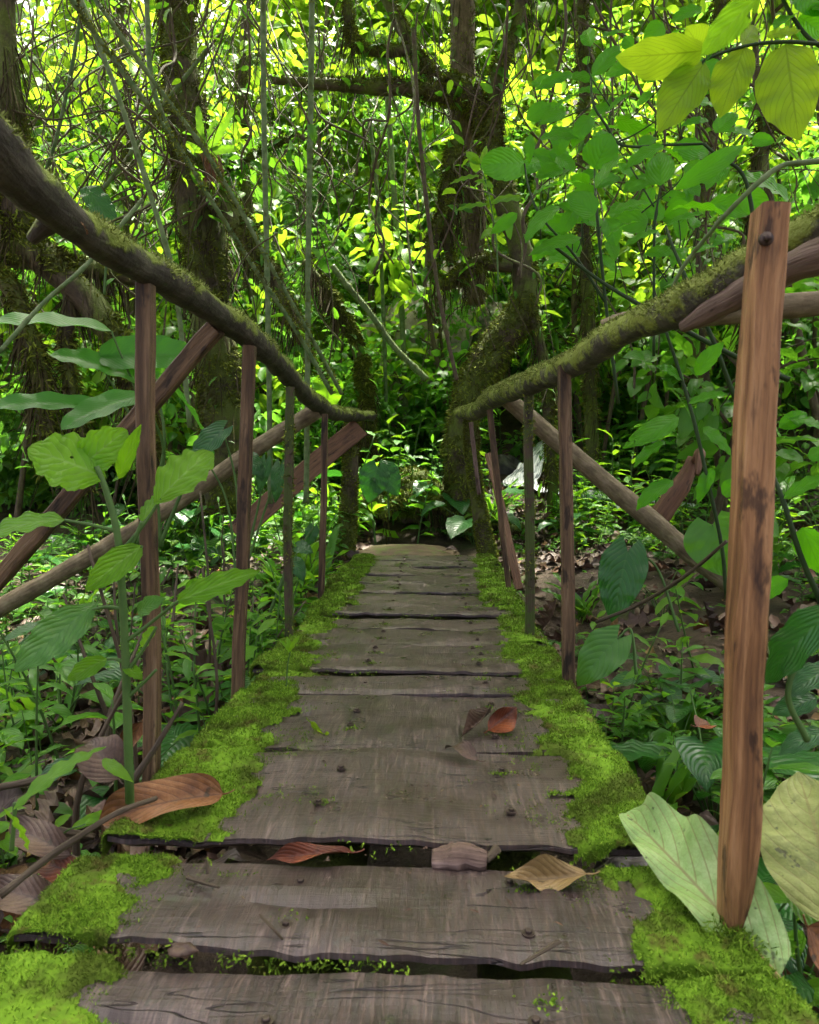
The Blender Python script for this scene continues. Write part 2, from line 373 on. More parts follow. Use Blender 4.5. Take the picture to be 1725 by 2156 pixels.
def f_bamboo(n):
    ob = n('TexCoord').outputs['Object']; r = n('Attribute', attribute_name='rnd').outputs['Fac']
    k = n.noise(ob, 22., 4, .6)
    c = n.mix(n.smooth(k, .35, .7), n.mix(r, (.045, .095, .022), (.095, .145, .05)), (.14, .19, .08))
    c = n.mix(n.smooth(n.noise(ob, 9., 4), .52, .66), c, (.055, .08, .014))
    return c, (k, .25, .004), None
M_BAMBOO = simple('green_cane', f_bamboo, .5, .2)
def f_stem(n):
    k = n.noise(n('TexCoord').outputs['Object'], 30., 3); return n.mix(k, (.035, .085, .018), (.09, .17, .04)), (k, .1, .002), None
M_STEM = simple('green_stem', f_stem, .5, .2)
M_STEMD = simple('dark_green_stem', lambda n: (n.mix(n.noise(n('TexCoord').outputs['Object'], 30., 3), (.010, .022, .010), (.035, .07, .016)), None, None), .5, .15)
def f_moss(n):
    r = n('Attribute', attribute_name='rnd').outputs['Fac']; ob = n('NewGeometry').outputs['Position']
    c = n.ramp(r, [(0, (.045, .100, .007)), (.5, (.125, .245, .013)), (1, (.235, .375, .034))])
    c = n.mix(n.math('MULTIPLY', n.smooth(n.noise(ob, 9., 5, .7), .46, .62), .85), c, (.060, .085, .010))
    c = n.mix(n.math('MULTIPLY', n.smooth(n.noise(ob, 15., 5, .7), .55, .66), .75), c, (.085, .065, .018))
    return c, None, {'Subsurface Weight': 0.0}
M_MOSS = simple('deck_moss', f_moss, .85, .15)
def f_moss2(n):
    r = n('Attribute', attribute_name='rnd').outputs['Fac']; ob = n('NewGeometry').outputs['Position']
    c = n.ramp(r, [(0, (.050, .062, .008)), (.55, (.125, .160, .016)), (1, (.21, .26, .030))])
    return n.mix(n.math('MULTIPLY', n.smooth(n.noise(ob, 4., 4), .5, .65), .75), c, (.045, .034, .012)), None, None
M_RAILMOSS = simple('rail_moss', lambda n: (n.ramp(n('Attribute', attribute_name='rnd').outputs['Fac'], [(0, (.07, .095, .015)), (.5, (.17, .215, .045)), (1, (.29, .33, .10))]), None, None), .85, .15)
M_MOSS2 = simple('trunk_moss', f_moss2, .85, .15)
M_ROOT = simple('hanging_root_fibre', lambda n: (n.mix(n('Attribute', attribute_name='rnd').outputs['Fac'], (.022, .016, .008), (.075, .065, .025)), None, None), .85, .15)
def f_soil(n):
    ob = n('NewGeometry').outputs['Position']; k = n.noise(ob, 5., 6, .65); s = n.noise(ob, 45., 4, .65); v = n('TexVoronoi', {'Vector': ob, 'Scale': 22.}).outputs['Color']
    c = n.ramp(k, [(.34, (.020, .014, .008)), (.5, (.052, .036, .021)), (.66, (.095, .068, .042))])
    c = n.mix(n.math('MULTIPLY', n.smooth(s, .45, .7), .5), c, (.025, .018, .013))
    c = n.mix(n.math('MULTIPLY', n.smooth(n.noise(ob, 2.2, 5, .6), .54, .66), .7), c, (.055, .075, .018))
    return c, (n.math('ADD', k, s), .8, .02), None
M_SOIL = simple('damp_soil', f_soil, .75, .3)
def f_dead(n):
    uv = n('UVMap').outputs[0]; r = n('Attribute', attribute_name='rnd').outputs['Fac']; sep = n('SeparateXYZ', {0: uv})
    au = n.math('ABSOLUTE', n.math('SUBTRACT', n.math('MULTIPLY', sep.outputs[0], 2.), 1.))
    s = n.math('SUBTRACT', sep.outputs[1], n.math('MULTIPLY', au, .3)); tri = n.math('PINGPONG', n.math('MULTIPLY', s, 9.), .5)
    v = n.math('MAXIMUM', n.math('SUBTRACT', 1., n.smooth(tri, 0., .1)), n.math('SUBTRACT', 1., n.smooth(au, .02, .07)))
    c = n.ramp(r, [(0, (.030, .018, .012)), (.35, (.072, .040, .024)), (.6, (.120, .062, .032)), (.8, (.165, .115, .075)), (.93, (.20, .075, .025)), (1, (.28, .19, .05))])
    k = n.noise(n('TexCoord').outputs['Object'], 18., 4, .6)
    c = n.mix(n.math('MULTIPLY', k, .5), c, (.030, .018, .012)); c = n.mix(n.math('MULTIPLY', v, .4), c, (.045, .026, .015))
    return c, (n.math('ADD', n.math('SQRT', tri), k), .5, .004), None
M_DEAD = simple('dead_leaf', f_dead, .5, .45)
def dead_special(name, top, dark, light, vcol, rough=.55, spot=(.03, .03, .015), veins=9., slope=.3):
    def f(n):
        uv = n('UVMap').outputs[0]; sep = n('SeparateXYZ', {0: uv}); ob = n('TexCoord').outputs['Object']
        au = n.math('ABSOLUTE', n.math('SUBTRACT', n.math('MULTIPLY', sep.outputs[0], 2.), 1.))
        s = n.math('SUBTRACT', sep.outputs[1], n.math('MULTIPLY', n.math('POWER', au, 1.3), slope)); tri = n.math('PINGPONG', n.math('MULTIPLY', s, veins), .5)
        v = n.math('MAXIMUM', n.math('MULTIPLY', n.math('SUBTRACT', 1., n.smooth(tri, 0.02, .09)), .85), n.math('SUBTRACT', 1., n.smooth(au, .02, .06)))
        k = n.noise(ob, 12., 5, .65); c = n.ramp(k, [(.34, dark), (.5, top), (.66, light)])
        fine = n('TexVoronoi', {'Vector': ob, 'Scale': 130.}, feature='DISTANCE_TO_EDGE').outputs[0]
        c = n.mix(n.math('MULTIPLY', n.math('SUBTRACT', 1., n.smooth(fine, 0., .08)), .25), c, vcol)
        c = n.mix(n.math('MULTIPLY', v, .75), c, vcol); c = n.mix(n.math('MULTIPLY', n.smooth(n.noise(ob, 40., 3), .64, .70), .8), c, spot); c = n.mix(n.math('MULTIPLY', n.smooth(n.noise(ob, 26., 5, .7), .52, .66), .5), c, dark)
        return c, (n.math('ADD', n.math('MULTIPLY', n.math('SQRT', tri), .6), n.math('ADD', k, n.noise(ob, 50., 4))), .5, .005), None
    return simple(name, f, rough, .4)
M_PALELEAF = dead_special('pale_green_leaf_underside', (.25, .40, .12), (.17, .30, .08), (.34, .48, .19), (.19, .15, .055))
M_OLIVELEAF = dead_special('olive_leaf', (.17, .21, .045), (.10, .125, .03), (.24, .28, .075), (.16, .15, .04))
M_BROWNLEAF = dead_special('brown_curled_leaf', (.20, .085, .022), (.09, .038, .013), (.29, .15, .065), (.075, .034, .014))
M_TANLEAF = dead_special('tan_leaf', (.26, .18, .065), (.15, .10, .035), (.34, .25, .11), (.13, .09, .04))
M_REDLEAF = dead_special('red_brown_leaf', (.16, .042, .013), (.06, .022, .012), (.30, .085, .02), (.05, .02, .012))
M_GREYLEAF = dead_special('grey_brown_leaf', (.070, .041, .024), (.035, .021, .013), (.13, .082, .050), (.05, .032, .022))
M_CHUNK = wood('rotten_wood', [(.3, (.05, .03, .02)), (.5, (.15, .10, .075)), (.7, (.30, .22, .18))], (.06, .03, .018))
def f_rock(n):
    ob = n('TexCoord').outputs['Object']; k = n.noise(ob, 3., 6, .65); s = n.noise(ob, 18., 4)
    c = n.ramp(k, [(.34, (.20, .155, .13)), (.5, (.42, .35, .31)), (.66, (.62, .56, .51))])
    c = n.mix(n.smooth(n.noise(ob, 2.3, 5), .54, .64), c, (.06, .085, .02))
    return c, (n.math('ADD', k, n.math('MULTIPLY', s, .4)), .9, .03), None
M_ROCK = simple('pale_wet_rock', f_rock, .45, .4)
M_STONE = simple('grey_stone', lambda n: ((lambda k: (n.ramp(k, [(.35, (.045, .04, .036)), (.65, (.16, .15, .14))]), (k, .6, .006), None))(n.noise(n('TexCoord').outputs['Object'], 9., 5, .6))), .6, .35)
M_SLAB = simple('sandy_slab', lambda n: ((lambda ob: (n.mix(n.smooth(n.noise(ob, 5., 5, .65), .50, .62), n.ramp(n.noise(n.uvscaled(ob, 8, 30), 1., 5, .6), [(.35, (.05, .034, .018)), (.65, (.14, .10, .055))]), (.075, .10, .016)), (n.noise(ob, 25., 4), .6, .008), None))(n('NewGeometry').outputs['Position'])), .75, .3)
def f_water(n):
    uv = n('UVMap').outputs[0]; k = n.noise(n.uvscaled(uv, 26, 5), 1., 5, .6, .6)
    return n.ramp(k, [(.36, (.12, .15, .16)), (.48, (.55, .60, .64)), (.6, (.92, .94, .96))]), (k, .6, .03), None
M_WATER = simple('white_water', f_water, .25, .5)
M_METAL = simple('rusty_bolt', lambda n: (n.mix(n.noise(n('TexCoord').outputs['Object'], 200., 3), (.035, .024, .018), (.11, .085, .07)), None, {'Metallic': .7}), .5, .5)
M_HOLE = simple('char_mark', lambda n: (n.mix(n.noise(n('TexCoord').outputs['Object'], 60., 3), (.012, .010, .010), (.03, .024, .022)), None, None), .6, .3)

M_SHRUB = leaf_mat('glossy_shrub_leaf', (.036, .190, .006), (.085, .310, .010), .44, .28, 7, None, .16, .6, (.20, .68, .008), .5, spec=.26, holes=(30., .735))
M_YELL = leaf_mat('yellow_green_leaf', (.13, .28, .012), (.18, .32, .016), .65, .42, 10, (.05, .10, .010), .7, .6, (.50, .76, .02), .42, spec=.25, spots=(16., .72, (.20, .09, .012)))
M_FG = leaf_mat('soft_bright_leaf', (.095, .285, .014), (.14, .34, .018), .48, .42, 6, (.30, .50, .12), .6, .8, (.34, .72, .015), .5, spec=.2, holes=(34., .75))
M_FGD = leaf_mat('soft_green_leaf', (.045, .16, .022), (.07, .21, .03), .3, .36, 7, (.12, .28, .08), .35, .6, (.22, .55, .04), .5, spec=.4)
M_BANANA = leaf_mat('banana_leaf', (.022, .125, .014), (.045, .185, .018), .38, .30, 22, (.10, .25, .03), .25, .35, (.16, .60, .02), .18, spots=(9., .73, (.30, .33, .08)))
M_PHIL = leaf_mat('philodendron_leaf', (.016, .085, .018), (.035, .14, .026), .25, .28, 8, (.09, .22, .05), .40, .7, (.06, .28, .02), .55, spec=.45)
M_UND = leaf_mat('undergrowth_leaf', (.036, .150, .010), (.085, .260, .016), .40, .36, 6, None, .2, .5, (.20, .52, .02), .5, spec=.4)
M_UNDY = leaf_mat('lime_undergrowth_leaf', (.065, .21, .014), (.14, .32, .018), .48, .40, 6, None, .2, .4, (.36, .68, .02), .5, spec=.3)
M_FERN = leaf_mat('fern_leaf', (.045, .15, .022), (.09, .22, .035), .4, .45, 4, None, .1, .2, (.14, .42, .03))
M_FOR = leaf_mat('forest_leaf', (.050, .160, .012), (.13, .27, .016), .5, .45, 5, None, .12, .3, (.36, .62, .025), .5, spec=.2)
M_FORC = leaf_mat('cool_forest_leaf', (.035, .14, .016), (.09, .24, .030), .46, .36, 5, None, .12, .3, (.20, .52, .035), .5)
M_FORP = leaf_mat('pale_forest_leaf', (.10, .21, .06), (.20, .33, .12), .46, .36, 5, None, .12, .3, (.34, .60, .16), .5)
M_STRAP = leaf_mat('strap_leaf', (.035, .15, .012), (.09, .25, .02), .4, .35, 2, None, .2, .2, (.24, .52, .02), .1)

# ------------------------------------------------------------------ ground
def build_ground():
    def axis(lo, hi, fine0, fine1, st):
        a = list(np.arange(fine0, fine1, st)); k = st; x = fine1
        while x < hi: a.append(x); k *= 1.16; x += k
        a.append(hi); k = st; x = fine0
        while x > lo: x -= k; a.append(x); k *= 1.16
        return np.array(sorted(a))
    xs = axis(-90, 90, -4.5, 4.5, .07); ys = axis(-60, 120, -.6, 8.5, .07)
    X, Y = np.meshgrid(xs, ys); Z = gz(X, Y)
    V = np.stack([X, Y, Z], -1).reshape(-1, 3); m = len(xs)
    i, j = np.meshgrid(np.arange(len(ys)-1), np.arange(m-1), indexing='ij'); k = (i*m+j).ravel()
    g = Geo(); g.add(V, np.stack([k, k+1, k+m+1, k+m], 1), V[:, :2])
    tag(g.build('ground', M_SOIL), None, None, kind='structure')
build_ground()

# ------------------------------------------------------------------ footbridge
bridge = empty('wooden_footbridge', (-.08, .9, 0), 'mossy plank footbridge with crooked log handrails crossing the forest gully', 'footbridge')
BB = np.array([-.08, .9, 0])
# front and back edge of every plank (rows of the picture), height, ends
PL = [(2260, 2027, -.012, -.62, .47), (2000, 1817, -.008, -.625, .455), (1781, 1592, .014, -.60, .415), (1579, 1463, .004, -.585, .405),
      (1461, 1425, .006, -.56, .40), (1420, 1391, .013, -.60, .43), (1389, 1358, .004, -.585, .415), (1357, 1324, .0, -.565, .405), (1320, 1299, -.004, -.57, .395),
      (1294, 1278, .010, -.58, .41), (1276, 1250, .002, -.57, .40), (1248, 1231, .008, -.565, .395), (1230, 1214, .012, -.61, .39),
      (1213, 1198, .014, -.60, .39), (1197, 1184, .016, -.575, .385), (1183, 1173, .014, -.58, .38)]
crack = {1: .45, 3: .55, 0: .55, 2: .48}
def plank(k, f, b, z0, xl, xr):
    yf, yb = deck_y(f), deck_y(b); n = 110; th = .030
    xs = np.linspace(xl, xr, n); nz = lambda s, fr, a: a*fbm(np.stack([xs*fr+k*13.7, 0*xs+s*5.1, 0*xs], -1), s, 3)
    w = yb-yf
    F_ = yf+nz(1, 5, .006)+.004*nz(4, 30, 1.)*.5; B_ = yb+nz(2, 5, .005)+.002*nz(5, 30, 1.)
    if k == 1: F_ = F_+.03*sm((-xs-.25)/.3)
    Z_ = z0+nz(3, 3, .007)
    ts = np.linspace(0, 1, 11); prof = []
    ck = crack.get(k)
    for t in ts: prof.append((t, 0.0))
    V = []; UV = []
    ring_t = [0, 0.0]+list(ts)+[1.0, 1.0]
    for i in range(n):
        yy = F_[i]+(B_[i]-F_[i])*ts
        zz = Z_[i]+.004*np.sin(ts*math.pi)*np.sin(k*2.1)+.0025*vnoise(np.stack([0*ts+xs[i]*9, yy*30, 0*ts+k], -1), 6)
        zz[0] -= .005+.004*vnoise(np.array([[xs[i]*25, k, 0]]), 8)[0]; zz[-1] -= .004
        if ck is not None:
            cpos = ck+.05*vnoise(np.array([[xs[i]*5, k*3.0, 2.]]), 9)[0]
            zz = zz-.014*np.exp(-((ts-cpos)/.035)**2)*sm(.6+1.5*vnoise(np.array([[xs[i]*3.5, k*1.3, 0]]), 10)[0])
        row = [(xs[i], F_[i]+.030, zz[0]-th), (xs[i], F_[i]-.001, zz[0]-.009)]+[(xs[i], yy[q], zz[q]) for q in range(11)]+[(xs[i], B_[i]+.001, zz[-1]-.01), (xs[i], B_[i]-.02, zz[-1]-th)]
        V += row; UV += [(xs[i], yf-.05+k), (xs[i], yf-.01+k)]+[(xs[i], yy[q]+k) for q in range(11)]+[(xs[i], yb+.01+k), (xs[i], yb+.05+k)]
    V = np.array(V); m = 15; i, j = np.meshgrid(np.arange(n-1), np.arange(m-1), indexing='ij'); a = (i*m+j).ravel()
    g = Geo(); bot = np.stack([np.arange(n-1)*m+m-1, np.arange(n-1)*m, (np.arange(n-1)+1)*m, (np.arange(n-1)+1)*m+m-1], 1)
    g.add(V, [np.stack([a, a+1, a+m+1, a+m], 1)[:, ::-1], bot[:, ::-1], np.arange(m)[None], ((n-1)*m+np.arange(m))[::-1][None]], np.array(UV), (k*.37) % 1)
    o = g.build('plank', M_DECK, bridge, BB, sharp=35)
    return o, (yf, yb, lambda x: np.interp(x, xs, F_), lambda x: np.interp(x, xs, B_), lambda x: np.interp(x, xs, Z_))
def bolt(par, x, y, z):
    g = Geo(); tube(g, [(x, y, z-.002), (x, y, z+.0022)], [.0098], 2, 16); a = rng.random()*3
    g2 = np.array([[math.cos(a+q*math.pi/3)*.0058, math.sin(a+q*math.pi/3)*.0058] for q in range(6)])
    V = np.array([[x+p[0], y+p[1], z+h] for h in (.0022, .0062) for p in g2]+[[x+p[0]*.8, y+p[1]*.8, z+.0072] for p in g2])
    F = [np.array([[r*6+q, r*6+(q+1) % 6, r*6+6+(q+1) % 6, r*6+6+q] for r in (0, 1) for q in range(6)]), np.arange(12, 18)[None]]
    g.add(V, F); return g.build('bolt', M_METAL, par, BB, smooth=False)
def moss_patch(par, k, xo, xi, info, z0):
    "cushion of moss over one end of a plank: outer edge xo, ragged inner edge xi"
    yf, yb, Ff, Bf, Zf = info; sgn = 1 if xi > xo else -1; W = abs(xi-xo); d = max(.9, yf)
    step = .007 if d < 1.8 else .011; nu = int((W+.10)/step); nv = int((yb-yf+.05)/step)
    u = np.linspace(-.04, W+.06, nu); v = np.linspace(-.035, yb-yf+.006, nv); U, Vv = np.meshgrid(u, v, indexing='ij')
    q = np.stack([U*1+k*3.1+sgn, Vv*1+yf, 0*U], -1)
    edge = W+.012+.030*fbm(q*9, 21+sgn, 4)+.026*vnoise(q*45, 5)
    mk = sm((edge-U)/.035)*1.0
    hump = (.007+.007*fbm(q*13, 31, 4)+.004*vnoise(q*60, 7))*mk-.004*(1-mk)
    x = xo+sgn*np.maximum(U, -.006); y = np.where(Vv < 0, Ff(x)-.008-.0*Vv, 0)+np.where(Vv >= 0, Ff(x)+Vv*(Bf(x)-Ff(x)+.006)/(yb-yf+.006), 0)
    z = Zf(x)+hump+np.minimum(U, 0)*1.1+np.minimum(Vv, 0)*1.0*sm(.5+1.5*vnoise(q*14, 12))
    P = np.stack([x, y, z], -1); i, j = np.meshgrid(np.arange(nu-1), np.arange(nv-1), indexing='ij'); a = (i*nv+j).ravel()
    keep = (mk[:-1, :-1] > .06).ravel(); F = np.stack([a, a+nv, a+nv+1, a+1], 1)[keep]
    if sgn < 0: F = F[:, ::-1]
    g = Geo(); g.add(P.reshape(-1, 3), F, None, (.25+.35*rng.random(P.shape[:2])).ravel())
    n = int(len(F)*step*step*(230000 if d < 1.5 else 140000 if d < 2.6 else 60000))
    PP, NN = sample(P.reshape(-1, 3), F, n); kk = rng.random(n) < np.clip(.62+.75*fbm(PP*11, 71, 3), .10, 1); PP, NN = PP[kk], NN[kk]; fl = .0065 if d < 1.6 else .0085 if d < 2.6 else .011
    fibers(g, PP, NN, fl, .0013 if d < 1.6 else .0020 if d < 2.8 else .0040, .95)
    # loose tufts creeping onto the wood
    n2 = 260; uu = W+.10*rng.normal(size=n2)*.6+.02; vv = rng.random(n2)*(yb-yf); xx = xo+sgn*uu
    ok = fbm(np.stack([uu*14, vv*14+k, 0*uu], -1), 44, 2) > .15
    PP = np.stack([xx, yf+vv, Zf(xx)+.001], -1)[ok]; PP = np.repeat(PP, 6, 0)+.005*rng.normal(size=(ok.sum()*6, 3))*np.array([1, 1, .05])
    fibers(g, PP, np.broadcast_to([0, 0, 1.], PP.shape), .0045, .0015, .9)
    return g.build('moss', M_MOSS, par, BB)
mi_l = [.17, .165, .185, .17, .145, .16, .15, .125, .13, .12, .15, .14, .17, .17, .14, .12]; mi_r = [.13, .165, .145, .155, .14, .16, .165, .145, .12, .10, .165, .155, .15, .15, .13, .10]
for k, (f, b, z0, xl, xr) in enumerate(PL):
    o, info = plank(k, f, b, z0, xl, xr); yf, yb, Ff, Bf, Zf = info
    moss_patch(o, k, xl, xl+mi_l[k], info, z0); moss_patch(o, k, xr, xr-mi_r[k], info, z0)
    for bx in (-.222, .140):
        for fr in ((.25, .72) if (yb-yf) > .19 else (.5,)):
            x = bx+.008*rng.normal(); y = Ff(bx)+(Bf(bx)-Ff(bx))*(fr+.05*rng.normal()); bolt(o, x, y, float(Zf(bx))+.002)
    # moss tufts in the gap and round the bolts
    g = Geo(); n = 420 if k == 1 else 60 if k < 5 else 200; xx = xl+(xr-xl)*rng.random(n); ok = fbm(np.stack([xx*9, 0*xx+k, 0*xx], -1), 61, 3) > .12; xx = xx[ok]
    P = np.stack([xx, Ff(xx)-.006, Zf(xx)-.008-.030*rng.random(len(xx))], -1); P = np.repeat(P, 3, 0)+.003*rng.normal(size=(len(P)*3, 3))
    fibers(g, P, np.broadcast_to([0, -1., .4], P.shape), .008, .003, .7)
    xx = np.repeat(np.array([-.222, .140]), 60)+.014*rng.normal(size=120); yy = np.repeat([Ff(-.222)+.3*(yb-yf), Ff(.14)+.72*(yb-yf)], 60)+.009*rng.normal(size=120)
    P = np.stack([xx, yy, Zf(xx)+.002], -1); fibers(g, P, np.broadcast_to([0, 0, 1.], P.shape), .005, .003, .9)
    g.build('moss', M_MOSS, o, BB)
for x in (-.222, .140):
    g = Geo(); tube(g, [(x, .3, -.135), (x, 2.4, -.13), (x, 5.1, -.12)], [.075], 30, 12, .08, 6, x); g.build('stringer', M_TRUNK, bridge, BB)
g = Geo(); beam(g, (-.6, 5.15, -.11), (.42, 5.15, -.11), .16, .12, (0, 1, 0), seed=3); g.build('end_beam', M_POSTD, bridge, BB)

def moss_on(g, V, F, n, ln, wd, zmin=-.2, seed=0., thr=.0, fr=7., droop=0., up=.15):
    P, Nn = sample(V, F, n); c = V.mean(0)
    k = fbm(P*fr, seed, 3)+.9*(Nn[:, 2]-zmin) > thr
    fibers(g, P[k], Nn[k], ln, wd, .6, 0, droop, up)
def handrail(pts, R, mt, seed, nm, ln, label, thr=.75):
    P = [at(*p) for p in pts]; g = Geo(); V, F = tube(g, P, R, 130, 20, .24, 9., seed)
    o = g.build('handrail', mt, bridge, BB); o['label'] = label
    gm = Geo(); moss_on(gm, V, F, nm, ln, .0022, -.1, seed, thr, 9.); gm.build('moss', M_RAILMOSS, o, BB)
    return o
rl = handrail([(-260, 70, .82), (-60, 255, .98), (60, 385, 1.10), (150, 465, 1.22), (230, 520, 1.35), (310, 568, 1.5), (400, 620, 1.72), (470, 668, 1.93), (540, 722, 2.15), (600, 782, 2.7), (650, 838, 3.4), (695, 866, 4.2), (735, 874, 5.1), (782, 876, 5.6)],
    [.030, .032, .035, .031, .035, .033, .037, .037, .034, .038, .038, .044, .048, .042], M_RAIL, 2., 26000, .009, 'dark bark log handrail bending down along the footbridge, moss on its top', .6)
g = Geo(); tube(g, [at(120, 455, 1.19), at(92, 480, 1.19), at(68, 505, 1.2)], [.026, .016, .010], 8, 10, .2, 12, 5); g.build('branch_stub', M_RAIL, rl, BB)
g = Geo(); leafD(g, 170, 468, 183, 495, 14, 1.17, 'lance', mat=0, rnd=.93); g.build('dead_leaf', M_DEAD, rl, BB)
rr = handrail([(1880, 400, 1.08), (1740, 475, 1.18), (1660, 512, 1.24), (1560, 578, 1.32), (1440, 645, 1.46), (1300, 703, 1.75), (1210, 765, 2.15), (1110, 808, 2.75), (1040, 838, 3.7), (1005, 866, 4.7), (968, 868, 5.3)],
    [.031, .031, .033, .033, .038, .036, .041, .043, .049, .052, .042], M_RAILM, 7., 46000, .007, 'gnarled log handrail coated in green moss, rising towards the thick brown post', .18)
g = Geo(); tube(g, [at(1440, 688, 1.43), at(1500, 652, 1.36), at(1575, 612, 1.28), at(1680, 556, 1.20), at(1800, 515, 1.12)], [.013, .022, .025, .026, .026], 30, 10, .22, 14, 3); g.build('torn_bark_strip', M_CHUNK, rr, BB)
g = Geo(); tube(g, [at(1268, 690, 1.83), at(1330, 674, 1.82), at(1450, 668, 1.80), at(1600, 650, 1.78), at(1740, 636, 1.76), at(1900, 620, 1.74)], [.020, .025, .031, .031, .030, .030], 40, 12, .12, 9, 4); o = g.build('crossing_pole', M_PALE, bridge, BB)
def post(bot, top, w, d, mt, label=None, seed=0., moss=0, **kw):
    g = Geo(); V, F = beam(g, at(*bot), at(*top), w, d, (0, 1, 0), seed=seed, n=44, **kw); o = g.build('post', mt, bridge, BB, sharp=40)
    if label: o['label'] = label
    if moss: gm = Geo(); moss_on(gm, V, F, moss, .012, .0045, -1., seed, .8, 9.); gm.build('moss', M_MOSS2, o, BB)
    return o
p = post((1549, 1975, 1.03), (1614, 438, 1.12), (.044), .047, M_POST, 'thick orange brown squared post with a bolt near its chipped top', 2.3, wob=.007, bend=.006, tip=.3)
gf = Geo(); fb = at(1549, 1950, 1.02); P = fb+np.stack([.022*rng.normal(size=900), -.012+.022*rng.normal(size=900), -.004+.010*rng.random(900)], -1); fibers(gf, P, np.broadcast_to([0, -.3, 1.], P.shape), .011, .0016, .9); gf.build('moss', M_MOSS, p, BB)
c = at(1594, 516, 1.117); g = Geo(); tube(g, [(c[0], c[1]-.026, c[2]), (c[0], c[1]-.033, c[2])], [.010], 2, 14); tube(g, [(c[0], c[1]-.032, c[2]), (c[0], c[1]-.040, c[2])], [.006], 2, 6); g.build('bolt', M_METAL, p, BB)
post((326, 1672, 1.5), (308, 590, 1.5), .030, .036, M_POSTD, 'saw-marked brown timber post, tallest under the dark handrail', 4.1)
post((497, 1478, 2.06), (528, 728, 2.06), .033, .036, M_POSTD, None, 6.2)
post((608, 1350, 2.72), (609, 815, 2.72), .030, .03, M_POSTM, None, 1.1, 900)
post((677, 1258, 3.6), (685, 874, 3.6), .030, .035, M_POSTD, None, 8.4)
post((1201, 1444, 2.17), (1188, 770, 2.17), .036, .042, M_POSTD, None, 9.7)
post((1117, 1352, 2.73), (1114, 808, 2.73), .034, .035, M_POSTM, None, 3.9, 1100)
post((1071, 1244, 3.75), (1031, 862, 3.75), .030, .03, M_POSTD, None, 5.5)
def round_post(pts, R, label, seed):
    g = Geo(); V, F = tube(g, [at(*q) for q in pts], R, 30, 14, .12, 7, seed); o = g.build('post', M_TRUNK, bridge, BB); o['label'] = label
    gm = Geo(); moss_on(gm, V, F, 6000, .018, .007, -1., seed, .55, 5.); gm.build('moss', M_MOSS2, o, BB)
round_post([(728, 1175, 5.35), (737, 1030, 5.35), (744, 860, 5.35)], [.065, .058, .055], 'round mossy end post below the dark handrail', 3)
round_post([(1030, 1180, 5.3), (1010, 1080, 5.3), (995, 960, 5.3), (992, 858, 5.3)], [.06, .055, .05, .048], 'leaning mossy round end post beside the big tree', 4)
g = Geo(); beam(g, at(1010, 1040, 5.15), at(992, 888, 5.15), .03, .02, seed=2); g.build('batten', M_CHUNK, bridge, BB)
def brace(a, b, w, d, mt, ext=1.25, up=(0, 1, 0), seed=0.):
    A, B_ = at(*a), at(*b); B_ = A+(B_-A)*ext; g = Geo(); beam(g, A, B_, w, d, up, seed=seed); g.build('brace', mt, bridge, BB, sharp=40)
brace((455, 690, 1.93), (0, 1215, 2.1), .048, .04, M_POSTD, 1.35, seed=3.3)
brace((757, 900, 5.28), (625, 1012, 5.0), .15, .035, M_RED, 1.9, (0, 1, .0), 5.1)
brace((1030, 955, 5.25), (1092, 1235, 4.6), .055, .03, M_RED, 1.02, (0, 1, 0), 7.1)
def brace_log(pts, R, seed):
    g = Geo(); tube(g, [at(*q) for q in pts], R, 40, 12, .10, 9, seed); g.build('brace', M_PALE, bridge, BB)
brace_log([(668, 864, 3.75), (550, 938, 3.7), (290, 1112, 3.55), (0, 1280, 3.4), (-150, 1370, 3.35)], [.042, .044, .043, .045, .046], 3)
brace_log([(1058, 832, 3.55), (1180, 935, 3.45), (1330, 1062, 3.35), (1475, 1182, 3.25), (1560, 1250, 3.2)], [.040, .043, .046, .044, .042], 6)

# ------------------------------------------------------------------ things lying on the deck
def single(name, g, mats, label, cat, base, **kw):
    o = g.build(name, mats, None, base); o.location = [float(v) for v in base]; return tag(o, label, cat, **kw)
def deckpt(px, py, z=.004):
    y = deck_y(py); p = at(px, py, y); return np.array([p[0], p[1], z])
def fallen(name, b, t, W, mt, label, shape='ovate', lift=.01, droop=.5, fold=.3, wave=.08, Nn=(0, -.25, 1), seed=0, side=0., twist=0., d2=None, cat='leaf'):
    g = Geo(); b = np.asarray(b); t = np.asarray(t)
    leaf(g, b, t, W, shape, np.array(Nn, float), droop, fold, wave, 30, 5, side=side, twist=twist, wfreq=1.2)
    c = unit(b-t); tube(g, [b-c*.002, b+c*.012, b+c*.022+np.array([0, 0, .004])], [.0018, .0012], 6, 6)
    return single(name, g, mt, label, cat, (b+t)/2)
fallen('fallen_leaf', deckpt(1236, 1846, .012), deckpt(1062, 1858, .014), .048, M_TANLEAF, 'tan cupped dry leaf lying on the wide second plank near its back edge', 'ovate', droop=-.9, fold=1.0, wave=.12, Nn=(0, -.6, .8))
fallen('fallen_leaf', deckpt(1005, 1618, .022), deckpt(935, 1598, .022), .034, M_GREYLEAF, 'small dark brown leaf arched over a plank gap below the red leaf', 'ovate', droop=1.5, fold=.3)
fallen('fallen_leaf', deckpt(655, 1536, .016), deckpt(694, 1556, .012), .014, M_YELL, 'tiny curled yellow green leaf on the grey plank left of the red leaf', 'ovate', droop=-1.4, fold=.8)
b = deckpt(1028, 1538, .004)
fallen('fallen_leaf', b, b+np.array([.075, .03, .050]), .062, M_REDLEAF, 'red brown curled leaf resting on the middle of the deck', 'ovate', droop=-.5, fold=.9, wave=.18, Nn=(-.3, -1, .2), side=.2)
b = deckpt(1032, 1520, .030); t = deckpt(972, 1556, .008)
